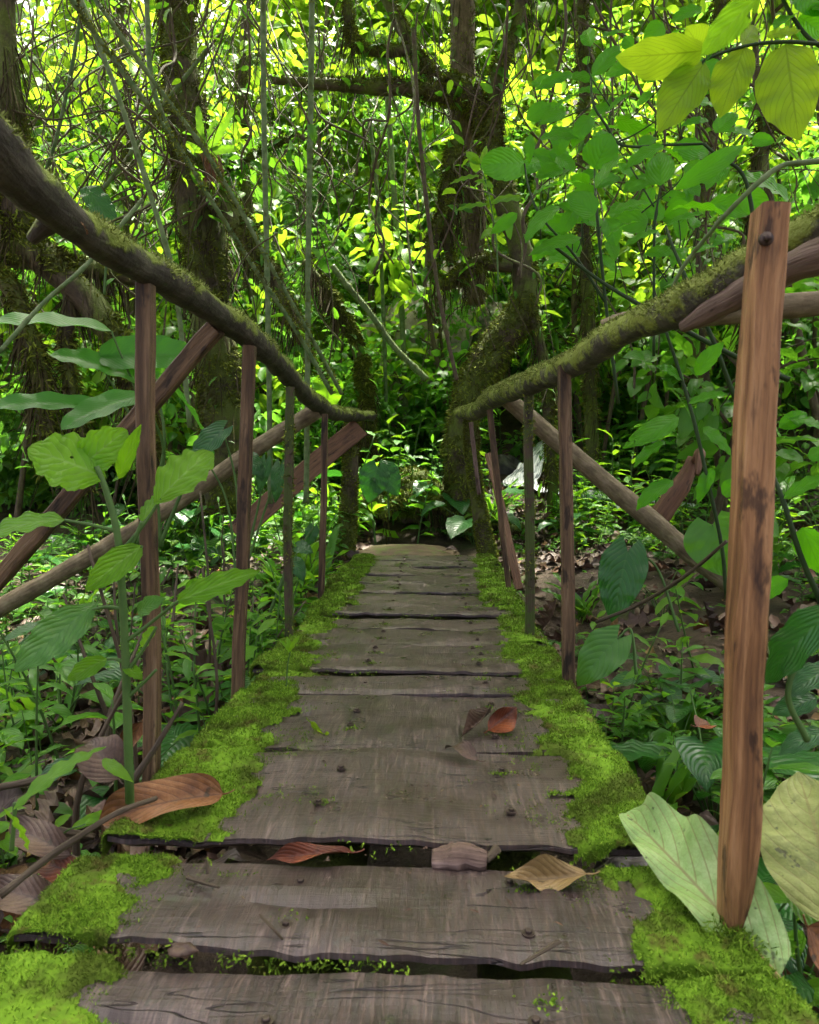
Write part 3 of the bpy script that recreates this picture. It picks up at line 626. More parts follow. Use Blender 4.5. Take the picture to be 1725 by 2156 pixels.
fallen('fallen_leaf', b, t, .038, M_GREYLEAF, 'rolled grey brown leaf leaning against the red curled leaf', 'lance', droop=-.3, fold=2.4, wave=.1, Nn=(.2, -.2, 1))
b = deckpt(742, 1802, .0); t = deckpt(560, 1822, -.003); b[2] += .004; t[2] += .006
fallen('fallen_leaf', b, t, .030, M_REDLEAF, 'dry reddish leaf tucked in the dark gap below the widest plank', 'lance', droop=.25, fold=1.0, wave=.08, Nn=(0, -.5, .9))
b = at(205, 1735, 1.27); t = at(470, 1672, 1.33)
fallen('fallen_leaf', t, b, .085, M_BROWNLEAF, 'large orange brown curled leaf resting on the left moss edge', 'ovate', droop=.75, fold=.55, wave=.09, Nn=(-.15, -.75, .75), side=.1)
for bx, by, tx, ty, dd, W, mt, lab in ((150, 1800, 20, 1740, 1.22, .06, M_GREYLEAF, 'broad grey brown dead leaf at the left edge beside the near moss'), (125, 1905, -20, 1870, 1.12, .065, M_GREYLEAF, 'dark brown folded dead leaf low at the left edge'), (185, 1850, 95, 1822, 1.2, .05, M_REDLEAF, 'small bright red brown leaf between moss and the left stick'),
                                     (250, 1640, 190, 1560, 1.5, .10, M_GREYLEAF, 'broad dull brown leaf standing behind the lobed plant stem'), (300, 1520, 262, 1640, 1.62, .05, M_BROWNLEAF, 'long rusty leaf hanging against the tallest left post'),
                                     (1700, 1950, 1760, 2080, 1.0, .10, M_BROWNLEAF, 'brown dead leaf in the lower right corner')):
    fallen('fallen_leaf', at(bx, by, dd), at(tx, ty, dd+.06), W, mt, lab, 'ovate', droop=.6+.5*rng.random(), fold=.4, wave=.10, Nn=(.1, -.7, .7))
def lump(center, r, seed, nz=.35, fr=2.4, n=26):
    th = np.linspace(0, math.pi, n); ph = np.linspace(0, 2*math.pi, n*2+1); T, P = np.meshgrid(th, ph, indexing='ij')
    D = np.stack([np.sin(T)*np.cos(P), np.sin(T)*np.sin(P), np.cos(T)], -1); k = 1+nz*fbm(D*fr, seed, 4)
    V = np.asarray(center)+D*k[..., None]*np.asarray(r); m = n*2+1; i, j = np.meshgrid(np.arange(n-1), np.arange(m-1), indexing='ij'); a = (i*m+j).ravel()
    return V.reshape(-1, 3), np.stack([a, a+m, a+m+1, a+1], 1)
def rock(name, center, r, seed, mt, label, cat='rock', nz=.35, fr=2.0, n=26, moss=0, **kw):
    g = Geo(); V, F = lump(center, r, seed, nz, fr, n); g.add(V, F, V[:, :2]); o = single(name, g, mt, label, cat, np.asarray(center), **kw)
    if moss:
        gm = Geo(); moss_on(gm, V, F, moss, .03, .009, -.1, seed, .3, 3.); gm.build('moss', M_MOSS2, o, np.asarray(center))
    return o
p = deckpt(385, 2022, .006); rock('pebble', p, (.018, .012, .008), 3, M_GREYLEAF, 'small brown pebble on the nearest plank behind its back edge', 'stone', n=14)
g = Geo(); a = deckpt(912, 1806, .0); c = deckpt(1025, 1812, .002); tube(g, [a, (a+c)/2+np.array([0, 0, .004]), c], [.018, .021, .013], 30, 14, .45, 40, 2)
single('wood_chunk', g, M_CHUNK, 'crumbling piece of rotten wood lodged in the gap below the widest plank', 'wood piece', a)
g = Geo(); tube(g, [deckpt(1048, 1800, .014), deckpt(1022, 1815, .008)], [.008, .006], 8, 8, .3, 40, 5); single('wood_chunk', g, M_DRY, 'little dark bark scrap right of the rotten wood piece', 'wood piece', deckpt(1030, 1808))
def twig(pts, R, mt, label, seed=1, n=20, cat='twig', name='twig', leafy=0, **kw):
    g = Geo(); P = [np.asarray(q) for q in pts]; tube(g, P, R, n, 7, .15, 40, seed); return single(name, g, mt, label, cat, P[0], **kw)
twig([deckpt(548, 1948, .010), deckpt(580, 1985, .012), at(640, 2028, 1.0)], [.0024, .002], M_DRY, 'short brown twig crossing the gap between the two nearest planks on the left')
twig([deckpt(1178, 1990, .012), deckpt(1130, 2012, .006), deckpt(1095, 2034, .006)], [.003, .002], M_DRY, 'short brown twig poking over the nearest gap on the right', 2)
twig([deckpt(395, 1868, .008), deckpt(430, 1882, .010), deckpt(462, 1893, .012)], [.004, .002], M_DRY, 'bark splinter beside a moss tuft on the second plank', 4)
twig([deckpt(440, 1862, .01), deckpt(436, 1856, .03)], [.004, .002], M_DRY, 'tiny black stub sticking up from the second plank', 4)
twig([at(278, 1648, 1.42), at(330, 1570, 1.44), at(385, 1480, 1.46)], [.0085, .006, .004], M_DRY, 'mossy stick leaning over the base of the tallest left post', 6)
twig([at(0, 1885, 1.0), at(110, 1800, 1.06), at(240, 1715, 1.1), at(330, 1680, 1.16)], [.007, .005, .004], M_DRY, 'thin dark stick sloping up to the big orange brown leaf', 3)
twig([at(-40, 1665, 1.5), at(80, 1640, 1.55), at(200, 1595, 1.6)], [.009, .008, .006], M_DRY, 'bare pinkish stick lying over the left leaf litter', 3)
twig([at(30, 1735, 1.4), at(110, 1745, 1.4), at(200, 1762, 1.42)], [.009, .007], M_DRY, 'smooth purple brown stick among dead leaves at left', 3)
twig([at(385, 1672, 1.5), at(440, 1645, 1.53), at(505, 1620, 1.55)], [.003, .002], M_DRY, 'fine twig lying across the moss below the second left post', 3)
twig([at(1255, 1310, 2.5), at(1340, 1275, 2.4), at(1440, 1215, 2.2), at(1530, 1140, 2.0)], [.006, .007, .006, .005], M_DRY, 'bare curved twig slanting over the dirt clearing behind the thick post', 8)
# big leaves leaning beside the thick post
base = at(1660, 2085, .93); g = Geo()
leaf(g, at(1640, 2060, .95), at(1318, 1712, 1.27), .112, 'banana', np.array([-.25, -.70, .65]), .45, .55, .055, 44, 7, side=.30, wfreq=3.2)
o = single('large_fallen_leaf', g, M_PALELEAF, 'big pale green fallen leaf, ribbed underside up, leaning below the thick brown post', 'leaf', base)
g = Geo(); tube(g, [at(1322, 1716, 1.262), at(1440, 1842, 1.14), at(1590, 2003, .983), at(1662, 2090, .93), at(1700, 2135, .90)], [.0015, .0028, .0042, .0052, .005], 24, 8, .05, 20); g.build('stalk', M_TANLEAF, o, base)
base = at(1680, 1850, 1.15); g = Geo(); leaf(g, at(1780, 1960, 1.08), at(1680, 1625, 1.32), .19, 'ovate', np.array([-.35, -.85, .4]), .3, .1, .02, 24, 5)
single('large_fallen_leaf', g, M_OLIVELEAF, 'large olive speckled leaf hanging at the right edge beside the thick post', 'leaf', base)

# ------------------------------------------------------------------ leafy plants placed as in the place
def shrub(name, base, label, cat, stems, leaves, ms, ml, group=None):
    base = np.asarray(base); e = empty(name, base, label, cat, group)
    g = Geo()
    for P, R in stems: tube(g, P, R, 22, 7, .06, 20)
    g.build('stem', ms, e, base)
    for l in leaves: l.build('leaf', ml, e, base)
    return e
def L(*a, **k):
    g = Geo(); leafD(g, *a, **k); return g
# soft lobed plant in front of the left rail
b0 = at(274, 1690, 1.25); d = 1.25
st = [([b0, at(266, 1420, d), at(258, 1250, d), at(248, 1130, d), at(226, 1040, d), at(204, 982, d)], [.0085, .0075, .0062, .0045])]
for a, c, m in (((137, 1095), (247, 1118), (195, 1106)), ((262, 1170), (300, 1098), (282, 1140)), ((375, 1265), (260, 1355), (320, 1310)), ((190, 1285), (258, 1282), (225, 1278)), ((226, 1388), (264, 1396), (245, 1388)), ((340, 1050), (258, 1160), (300, 1108)), ((300, 1150), (258, 1190), (280, 1165)), ((330, 1320), (264, 1420), (300, 1370)), ((330, 1410), (268, 1470), (300, 1440))):
    st.append(([at(*c, d), at(*m, d), at(*a, d)], [.0042, .0032, .0026]))
lv = [L(208, 1000, 58, 945, 140, d, 'lobed', 1.20, tilt=.3, nv=26, droop=.25, fold=.10), L(170, 985, 268, 905, 80, d, 'lobed', 1.3, tilt=.3, nv=22), L(137, 1095, -45, 1135, 92, d, 'ovate', 1.2, tilt=.55, nv=20, fold=.1),
      L(250, 1008, 298, 893, 34, d, 'ovate', tilt=.1), L(338, 1048, 448, 952, 88, d, 'lobed', 1.35, tilt=.4, nv=20), L(300, 1150, 180, 1245, 66, d, 'ovate', 1.2, tilt=.5), L(372, 1267, 548, 1202, 58, d, 'ovate', 1.3, tilt=.35, nv=20, droop=.25),
      L(226, 1388, 142, 1432, 46, d, 'ovate', tilt=.4), L(262, 1402, 300, 1432, 30, d, 'ovate'), L(330, 1320, 300, 1372, 30, d, 'ovate'), L(300, 1100, 345, 1035, 40, d, 'ovate', 1.32)]
e = shrub('broad_leaved_plant', b0, 'bright lobed leaf plant on one thick green stem before the tallest left post', 'plant', st, lv, M_STEM, M_FG)
for q in (L(190, 1280, 32, 1415, 80, d, 'lobed', 1.15, tilt=.6, nv=20, droop=.3), L(290, 1290, 350, 1260, 40, d, 'ovate')): q.build('leaf', M_FGD, e, b0)
b0 = at(25, 1790, 1.05)
shrub('seedling', b0, 'young plant with long narrow blades at the lower left edge', 'plant', [([b0, at(30, 1730, 1.05), at(32, 1690, 1.05)], [.004, .003])],
      [L(28, 1705, 225, 1572, 46, 1.03, 'lance', 1.15, tilt=.5, droop=.6), L(60, 1790, 5, 1700, 16, 1.05, 'lance'), L(215, 1600, 282, 1648, 26, 1.2, 'lance', tilt=.3, droop=.9)], M_STEM, M_UNDY)
b0 = at(250, 1760, 1.2)
shrub('seedling', b0, 'small creeping seedling with bright leaves beside the orange brown leaf', 'plant', [([at(95, 1850, 1.25), at(130, 1760, 1.25), at(180, 1735, 1.25)], [.002, .0015])],
      [L(130, 1760, 85, 1745, 22, 1.25, 'ovate'), L(150, 1745, 240, 1705, 24, 1.25, 'ovate'), L(115, 1740, 150, 1715, 20, 1.25, 'ovate'), L(180, 1735, 215, 1722, 16, 1.25)], M_STEM, M_UNDY)
b0 = at(1205, 1500, 2.0)
p = at(603, 1445, 2.0)
shrub('seedling', p, 'tiny bright sprout growing from the left moss of the deck', 'plant', [([p, at(606, 1400, 2.0), at(612, 1370, 2.0)], [.0022, .0015])], [L(610, 1375, 585, 1345, 12, 2.0, 'lance'), L(610, 1372, 632, 1338, 12, 2.0, 'lance'), L(611, 1370, 604, 1340, 12, 2.0)], M_STEM, M_UNDY)

# heliconia at left
b0 = at(330, 1130, 3.0)
st = []; lv = []
for (mx, my), lf in (((232, 700), (235, 697, -60, 690, 66, 3.0, 'banana', 2.7)), ((205, 760), (205, 752, 420, 752, 84, 3.0, 'banana', 3.15)), ((300, 800), (330, 812, 105, 748, 66, 3.1, 'banana', 2.9)), ((195, 860), (215, 856, -50, 862, 52, 2.9, 'banana', 2.7)), ((300, 835), (300, 832, 130, 905, 62, 2.9, 'banana', 2.6)), ((420, 880), (450, 960, 330, 780, 46, 3.1, 'banana', 2.9))):
    st.append(([at(330+20*rng.normal(), 1150, 3.05), at((mx+330)/2+30, (my+1100)/2, 3.05), at(lf[0], lf[1], lf[5])], [.010, .007, .004]))
    lv.append(L(*lf, tilt=.55, nv=26, nu=4, wave=.014, droop=.4, fold=.3))
shrub('broad_blade_plant', b0, 'tall plant with long paddle shaped leaves behind the left timber brace', 'plant', st, lv, M_STEM, M_BANANA)
b0 = at(220, 620, 4.2)
shrub('broad_blade_plant', b0, 'single glossy paddle leaf above the bend of the dark handrail', 'plant', [([b0, at(225, 540, 4.2), at(232, 478, 4.2)], [.008, .005])], [L(180, 392, 236, 480, 56, 4.2, 'banana', tilt=.5, nv=20), L(236, 480, 262, 560, 30, 4.2, 'banana')], M_STEM, M_PHIL)

# glossy shrub on the right
def zz(x, y): return (x*.5+862, y*.5)
RS = [((485, 690), (300, 700), 118, 2.5, 'round', .3), ((780, 712), (848, 562), 128, 2.6, 'piper', .15), ((640, 532), (632, 655), 80, 2.8, 'piper', .2), ((512, 565), (505, 690), 38, 2.7, 'ovate', .2), ((690, 310), (528, 382), 48, 2.7, 'ovate', .6),
      ((770, 322), (887, 192), 66, 2.7, 'ovate', .4), ((727, 388), (608, 465), 40, 2.6, 'ovate', .6), ((660, 470), (548, 526), 50, 2.6, 'ovate', .6), ((562, 540), (418, 612), 42, 2.6, 'ovate', .6), ((765, 490), (685, 620), 64, 2.7, 'piper', .2),
      ((937, 393), (838, 468), 34, 2.7, 'ovate', .5), ((870, 495), (1042, 545), 92, 2.8, 'piper', .4), ((1072, 613), (902, 718), 58, 2.4, 'ovate', .35), ((1058, 782), (1056, 640), 102, 2.4, 'piper', .1), ((1118, 800), (1410, 612), 74, 2.1, 'lance', .35),
      ((1342, 695), (1252, 802), 66, 2.4, 'ovate', .3), ((520, 822), (735, 768), 78, 2.4, 'ovate', .5), ((785, 795), (912, 650), 66, 2.4, 'ovate', .4), ((782, 905), (662, 818), 98, 2.35, 'piper', .3), ((785, 790), (890, 750), 60, 2.5, 'ovate', .5),
      ((1012, 738), (900, 815), 60, 2.5, 'ovate', .4), ((1140, 772), (1222, 828), 60, 2.4, 'ovate', .4), ((1328, 902), (1098, 885), 62, 2.2, 'ovate', .55), ((1600, 842), (1378, 742), 88, 2.6, 'banana', .4), ((632, 868), (488, 1025), 62, 2.3, 'ovate', .4),
      ((455, 898), (342, 985), 46, 2.4, 'ovate', .5), ((725, 1000), (500, 1078), 54, 2.3, 'ovate', .55), ((560, 970), (640, 1000), 50, 2.4, 'ovate', .4), ((832, 1000), (975, 932), 54, 2.3, 'ovate', .6), ((862, 890), (1015, 855), 52, 2.3, 'ovate', .6),
      ((905, 1038), (1062, 968), 48, 2.3, 'ovate', .5), ((1080, 952), (1245, 898), 44, 2.3, 'ovate', .6), ((1190, 1072), (1302, 1040), 62, 2.2, 'piper', .5), ((1110, 1060), (985, 1072), 50, 2.3, 'ovate', .5), ((1165, 118), (1030, 208), 62, 2.6, 'ovate', .4),
      ((1070, 98), (990, 195), 74, 2.7, 'piper', .3), ((1232, 28), (1098, 97), 62, 2.5, 'ovate', .5), ((1000, 240), (1100, 285), 70, 2.8, 'ovate', .6), ((1240, 250), (1100, 270), 60, 2.6, 'ovate', .4), ((1290, 560), (1385, 480), 70, 2.5, 'piper', .4),
      ((1300, 250), (1210, 370), 70, 2.5, 'piper', .3), ((830, 920), (870, 1040), 70, 2.4, 'ovate', .3), ((700, 880), (640, 990), 60, 2.4, 'ovate', .3), ((610, 1020), (560, 1075), 60, 2.4, 'ovate', .5), ((1300, 780), (1350, 660), 50, 2.5, 'ovate', .4),
      ((1150, 690), (1040, 620), 50, 2.6, 'ovate', .6), ((620, 660), (700, 720), 60, 2.6, 'ovate', .5), ((1250, 960), (1330, 1010), 46, 2.3, 'ovate', .5), ((920, 800), (1010, 770), 46, 2.4, 'ovate', .5), ((1480, 470), (1560, 530), 90, 2.6, 'piper', .4), ((1620, 430), (1500, 440), 70, 2.7, 'ovate', .5)]
b0 = at(1470, 1330, 2.3)
st = []
def stemz(pts, R): st.append(([at(*zz(x, y), dd) for x, y, dd in pts], R))
stemz([(880, 1700, 2.4), (830, 1300, 2.4), (790, 900, 2.4), (782, 760, 2.5), (780, 712, 2.6)], [.006, .005, .003]); stemz([(830, 1280, 2.4), (700, 1080, 2.4), (560, 920, 2.4), (505, 800, 2.45), (485, 690, 2.5)], [.005, .004, .003])
stemz([(1030, 1500, 2.4), (1032, 1000, 2.4), (1045, 860, 2.4), (1058, 782, 2.4)], [.005, .004, .003]); stemz([(1380, 1700, 2.2), (1290, 1460, 2.2), (1200, 1250, 2.2), (1110, 1040, 2.25), (1080, 952, 2.3)], [.007, .006, .004])
stemz([(1250, 605, 2.4), (1050, 612, 2.5), (940, 618, 2.6), (875, 600, 2.65), (830, 530, 2.65), (775, 440, 2.65), (765, 330, 2.7)], [.004, .005, .004]); stemz([(875, 600, 2.65), (960, 560, 2.65), (1060, 490, 2.6), (1160, 380, 2.6)], [.003, .002])
stemz([(1030, 870, 2.4), (930, 700, 2.5), (860, 600, 2.6)], [.003, .002]); stemz([(1240, 605, 2.4), (1300, 660, 2.4), (1420, 770, 2.4), (1480, 1200, 2.4)], [.005, .007]); stemz([(765, 450, 2.65), (640, 500, 2.65), (560, 540, 2.6)], [.003, .002])
stemz([(600, 1030, 2.35), (800, 1180, 2.35), (1000, 1300, 2.3), (1330, 1480, 2.25), (1600, 1600, 2.2)], [.005, .007, .009])
for k in range(75):
    x = 480+1000*rng.random(); y = 120+960*rng.random(); a = rng.choice([rng.normal()*.5, math.pi+rng.normal()*.5, rng.random()*6.28]); l = 90+90*rng.random(); t_ = (x+l*math.cos(a), y+l*.6*math.sin(a)+20)
    if x < 700 and y < 300: continue
    RS.append(((x, y), t_, l*(.34+.22*rng.random()), 2.7+.9*rng.random(), str(rng.choice(['ovate', 'piper', 'ovate'])), .25+.35*rng.random()))
    if k % 3 == 0: st.append(([at(*zz(x+60*rng.normal(), y+260), RS[-1][3]+.05), at(*zz(x+20*rng.normal(), y+110), RS[-1][3]), at(*zz(x, y), RS[-1][3])], [.003, .0025, .0015]))
lv = [L(*zz(*b), *zz(*t), w*.5*1.12, d, s, tilt=ti, nv=12, droop=.3+.5*rng.random(), side=.1*rng.normal()) for b, t, w, d, s, ti in RS]
shrub('glossy_shrub', b0, 'leafy shrub with glossy dark green leaves above the right handrail', 'shrub', st, lv, M_STEMD, M_SHRUB)
b0 = at(1048, 560, 3.2); lv = []
for bx, by, tx, ty, w in ((300, 690, 238, 640, 36), (300, 690, 326, 613, 26), (296, 740, 168, 777, 22), (300, 690, 255, 690, 60), (310, 770, 355, 790, 30), (318, 765, 275, 765, 16), (340, 860, 190, 890, 26), (345, 850, 482, 830, 30), (345, 858, 490, 846, 26), (330, 745, 270, 800, 24), (352, 940, 455, 905, 40), (355, 960, 300, 1010, 30)):
    lv.append(L(*zz(bx, by), *zz(tx, ty), w*.5, 3.2, 'ovate', tilt=.4))
shrub('sapling', b0, 'slim sapling with small pale leaves between the mossy tree and the glossy shrub', 'sapling', [([at(*zz(375, 1200), 3.2), at(*zz(365, 1000), 3.2), at(*zz(330, 800), 3.2), at(*zz(298, 690), 3.2)], [.004, .003, .002])], lv, M_STEM, M_UNDY)
# overhanging branch at upper right
b0 = at(1760, 185, 1.45); d = 1.45
YL = [((1250, 212), (868, 240), 168, 1.42, 'ovate', 0), ((1235, 215), (1165, 112), 110, 1.45, 'ovate', 0), ((1245, 262), (1050, 560), 172, 1.45, 'ovate', 0), ((1412, 196), (1308, 498), 158, 1.45, 'ovate', 0), ((1585, 185), (1640, 592), 226, 1.45, 'ovate', 0), ((1400, 190), (1455, 110), 90, 1.5, 'ovate', 0), ((1500, 152), (1650, 128), 44, 1.45, 'ovate', .3)]
st = [([at(*zz(1800, 192), d), at(*zz(1580, 176), d), at(*zz(1410, 195), d), at(*zz(1250, 250), d), at(*zz(1235, 285), d)], [.004, .0035, .002])]
lv = [L(*zz(*b), *zz(*t), w*.5, dd, s, tilt=ti, nv=18, nu=4, droop=.2, fold=.15, wave=.04, side=.08*rng.normal()) for b, t, w, dd, s, ti in YL]
e = shrub('overhanging_branch', b0, 'hanging branch with large backlit yellow green leaves in the upper right corner', 'branch', st, lv, M_STEMD, M_YELL)
b0 = at(1610, -30, .8)
g = Geo(); tube(g, [at(1720, -160, .8), at(1640, -60, .8), at(1598, -12, .8)], [.003, .002], 8, 7)
e = empty('overhanging_branch', b0, 'blurred bright green leaf dipping in front of the yellow green leaves', 'branch'); g.build('stem', M_STEM, e, b0)
L(1600, -12, 1476, 118, 62, .8, 'ovate', .85, tilt=.35, nv=18, droop=.3).build('leaf', M_FG, e, b0)
L(1560, 70, 1478, 138, 20, 1.3, 'lance', tilt=.8).build('leaf', M_PHIL, e, b0)
b0 = at(1725, 20, 1.7); st = [([at(1830, 120, 1.7), at(1725, 95, 1.7), at(1672, 40, 1.7), at(1630, -40, 1.7)], [.005, .004])]
lv = [L(*zz(1620, 60), *zz(1540, 125), 40, 1.7, 'ovate', tilt=.5), L(*zz(1640, 70), *zz(1735, 150), 62, 1.7, 'piper', tilt=.3), L(*zz(1660, -40), *zz(1720, 70), 70, 1.7, 'piper', tilt=.4), L(*zz(1540, -30), *zz(1640, 40), 50, 1.7), L(*zz(1690, 20), *zz(1790, 60), 60, 1.7)]
shrub('overhanging_branch', b0, 'dark stemmed branch with deep green leaves at the very top right', 'branch', st, lv, M_STEMD, M_SHRUB)
g = Geo(); P = [at(1780, 338, 2.0), at(1690, 342, 2.0), at(1640, 352, 2.0), at(1580, 400, 2.0), at(1530, 450, 2.02), at(1500, 485, 2.05), at(1440, 560, 2.1), at(1400, 640, 2.15)]
tube(g, P, [.008, .0075, .007, .0065, .005], 40, 9, .12, 25); single('bare_branch', g, M_BAMBOO, 'bare grey green branch arching over the thick post', 'branch', P[0])

# right lower plants
def heart_plant(name, b, label, lvs, ml, cat='plant'):
    st = []; lv = []
    for bx, by, tx, ty, w, d, ti in lvs:
        q = at(bx, by, d); st.append(([np.asarray(b), (np.asarray(b)+q)/2+np.array([.02, .03, .08]), q], [.006, .0045, .0035]))
        g = Geo(); t = at(tx, ty, d-.02*rng.random()); toc = unit(CAM-q); leaf(g, q, t, w*d/FPX, 'heart', unit(toc*(1-ti)+np.array([.0, 0, ti])), .55, .22, .03, 18, 4); lv.append(g)
    return shrub(name, b, label, cat, st, lv, M_STEM, ml)
heart_plant('heart_leaved_plant', at(1430, 1330, 2.55), 'single long glossy heart leaf drooping over the dirt clearing', [(1322, 1160, 1288, 1310, 98, 2.6, .3)], M_PHIL)
heart_plant('heart_leaved_plant', at(1340, 1420, 2.3), 'pale speckled heart leaf beside the foot of the second right post', [(1300, 1345, 1216, 1445, 92, 2.35, .35)], M_FGD)
heart_plant('heart_leaved_plant', at(1560, 1330, 2.9), 'broad pale veined heart leaf just behind the thick post', [(1500, 1105, 1530, 1215, 140, 2.9, .45), (1570, 1080, 1640, 1130, 90, 3.0, .5)], M_UND)
heart_plant('heart_leaved_plant', at(700, 900, 6.2), 'upright light green heart leaf above the far end of the left handrail', [(690, 800, 690, 872, 66, 6.2, .0)], M_FG)
heart_plant('heart_leaved_plant', at(820, 1095, 5.9), 'pair of large drooping blue green leaves beyond the bridge end', [(795, 985, 775, 1058, 66, 5.85, .35), (800, 985, 838, 1045, 62, 5.9, .4)], M_PHIL)
heart_plant('heart_leaved_plant', at(560, 1310, 3.4), 'glossy arum plant at the foot of the thin left post', [(660, 1110, 650, 1150, 30, 3.6, .3), (625, 1150, 660, 1165, 34, 3.5, .4), (620, 1180, 640, 1225, 34, 3.4, .3)], M_PHIL)
heart_plant('heart_leaved_plant', at(500, 1250, 2.8), 'plant with bluish ribbed leaves between the second and third left posts', [(470, 905, 400, 985, 60, 2.9, .5), (520, 960, 556, 1010, 40, 2.8, .2), (430, 960, 350, 1000, 44, 2.8, .5), (560, 970, 545, 1040, 30, 2.8, .2), (590, 980, 580, 1060, 34, 2.8, .2)], M_PHIL)
b0 = at(1700, 1560, 1.05)
st = [([b0, at(1660, 1450, 1.05), at(1730, 1300, 1.05)], [.005, .004])]
lv = [L(1760, 1275, 1612, 1440, 96, 1.0, 'ovate', 1.08, tilt=.35, nv=20, nu=4, droop=.4), L(1760, 1400, 1660, 1470, 60, 1.1, 'ovate', tilt=.4), L(1720, 1470, 1625, 1505, 50, 1.15, 'ovate', tilt=.6), L(1740, 1540, 1640, 1590, 50, 1.2, 'ovate', tilt=.6)]
shrub('ribbed_leaf_plant', b0, 'blurred plant with deeply ribbed glossy leaves at the right edge', 'plant', st, lv, M_STEM, M_PHIL)
b0 = at(1720, 1180, 1.6); st = [([at(1760, 1330, 1.6), at(1690, 1180, 1.6), at(1640, 1030, 1.62), at(1560, 860, 1.8)], [.007, .006, .004])]
lv = [L(1690, 1110, 1735, 1210, 60, 1.6, 'piper', tilt=.2), L(1650, 1050, 1760, 1000, 40, 1.6, 'ovate', tilt=.5), L(1640, 900, 1700, 870, 36, 1.8, 'ovate'), L(1660, 880, 1730, 905, 40, 1.8, 'ovate', tilt=.6), L(1700, 960, 1770, 960, 40, 1.6), L(1600, 940, 1540, 1000, 40, 2.0), L(1660, 1220, 1590, 1260, 44, 1.7, 'ovate')]
shrub('dark_stemmed_plant', b0, 'plant with arching black green stems right of the thick post', 'plant', st, lv, M_STEMD, M_SHRUB)
b0 = at(1500, 1220, 2.2); st = [([at(1530, 1260, 2.2), at(1520, 1150, 2.2), at(1490, 1010, 2.2), at(1460, 880, 2.25), at(1430, 780, 2.3), at(1400, 690, 2.3)], [.006, .006, .005])]
lv = [L(1430, 880, 1310, 945, 44, 2.2, 'ovate', tilt=.5, droop=.6), L(1465, 790, 1525, 720, 38, 2.2, 'ovate', tilt=.4), L(1450, 850, 1535, 830, 34, 2.2, 'ovate', tilt=.6), L(1400, 930, 1335, 985, 36, 2.2, 'ovate', tilt=.4), L(1418, 1012, 1340, 1075, 40, 2.1, 'ovate', tilt=.4, droop=.8), L(1480, 900, 1540, 960, 30, 2.2), L(1500, 985, 1470, 1060, 30, 2.2), L(1520, 1040, 1580, 1010, 40, 2.2), L(1440, 800, 1380, 770, 30, 2.3)]
shrub('dark_stemmed_plant', b0, 'lower arching stem with glossy leaves under the right handrail', 'plant', st, lv, M_STEMD, M_SHRUB)
g = Geo(); P = [at(1385, 1092, 3.6), at(1430, 1030, 3.6), at(1462, 965, 3.6)]; tube(g, P, [.05, .05, .03], 30, 12, .12, 14, 4); tube(g, [at(1462, 972, 3.55), at(1475, 955, 3.5), at(1468, 1000, 3.45)], [.02, .03, .012], 10, 8, .2, 20, 2)
single('dead_stalk', g, M_RED, 'broken red brown sheath of a dead stalk leaning right of the log brace', 'dead stalk', P[0])

# ------------------------------------------------------------------ mossy trees
def tree(name, label, limbs, mt, moss=6000, mln=.045, mwd=.012, hang=0, epi=0, base=None, cat='tree', roots=None, thr=.25, mm=None, sides=18, lumpiness=.2):
    base = np.asarray(limbs[0][0][0]) if base is None else np.asarray(base)
    e = empty(name, base, label, cat); allV = []
    for k, (P, R) in enumerate(limbs):
        g = Geo(); V, F = tube(g, P, R, max(24, len(P)*10), sides, lumpiness, 4., k+len(label)); o = g.build('trunk' if k == 0 else 'branch', mt, e, base); allV.append((V, F, np.mean(R)))
    g = Geo(); tot = sum(len(P)*r for (P, _), (_, _, r) in zip(limbs, allV))
    for (V, F, r), (P, _) in zip(allV, limbs):
        n = int(moss*len(P)*r/tot); moss_on(g, V, F, n, mln, mwd, -1., k, thr+.55, 3., .35, .0)
    if g.n: g.build('moss', mm or M_MOSS2, e, base)
    if hang:
        g = Geo()
        for V, F, r in allV:
            P, Nn = sample(V, F, int(hang*r/sum(q[2] for q in allV))); kk = fbm(P*3.5, 5, 2) > .0
            P = P[kk]; fibers(g, P, np.broadcast_to([0, 0, -1.], P.shape)+.25*Nn[kk], .28, .008, .16)
        g.build('hanging_roots', M_ROOT, e, base)
    if epi:
        g = Geo(); P = np.concatenate([sample(V, F, epi)[0] for V, F, r in allV]); c = rng.integers(0, len(P), len(P)); P = P[c]+.05*rng.normal(size=P.shape)
        D = rng.normal(size=P.shape)+np.array([0, -.4, -.2]); scatter(g, T_EPI, P, D, np.array([0, -.5, .8])+.4*rng.normal(size=P.shape), .06+.16*rng.random(len(P))**2); g.build('climbing_leaves', M_UND, e, base)
    return e
T_EPI = tmpl('ovate', 3, nv=6, nu=1)+tmpl('lance', 3, nv=6, nu=1)+tmpl('strap', 2, nv=8, nu=1)
A = lambda *q: at(*q)
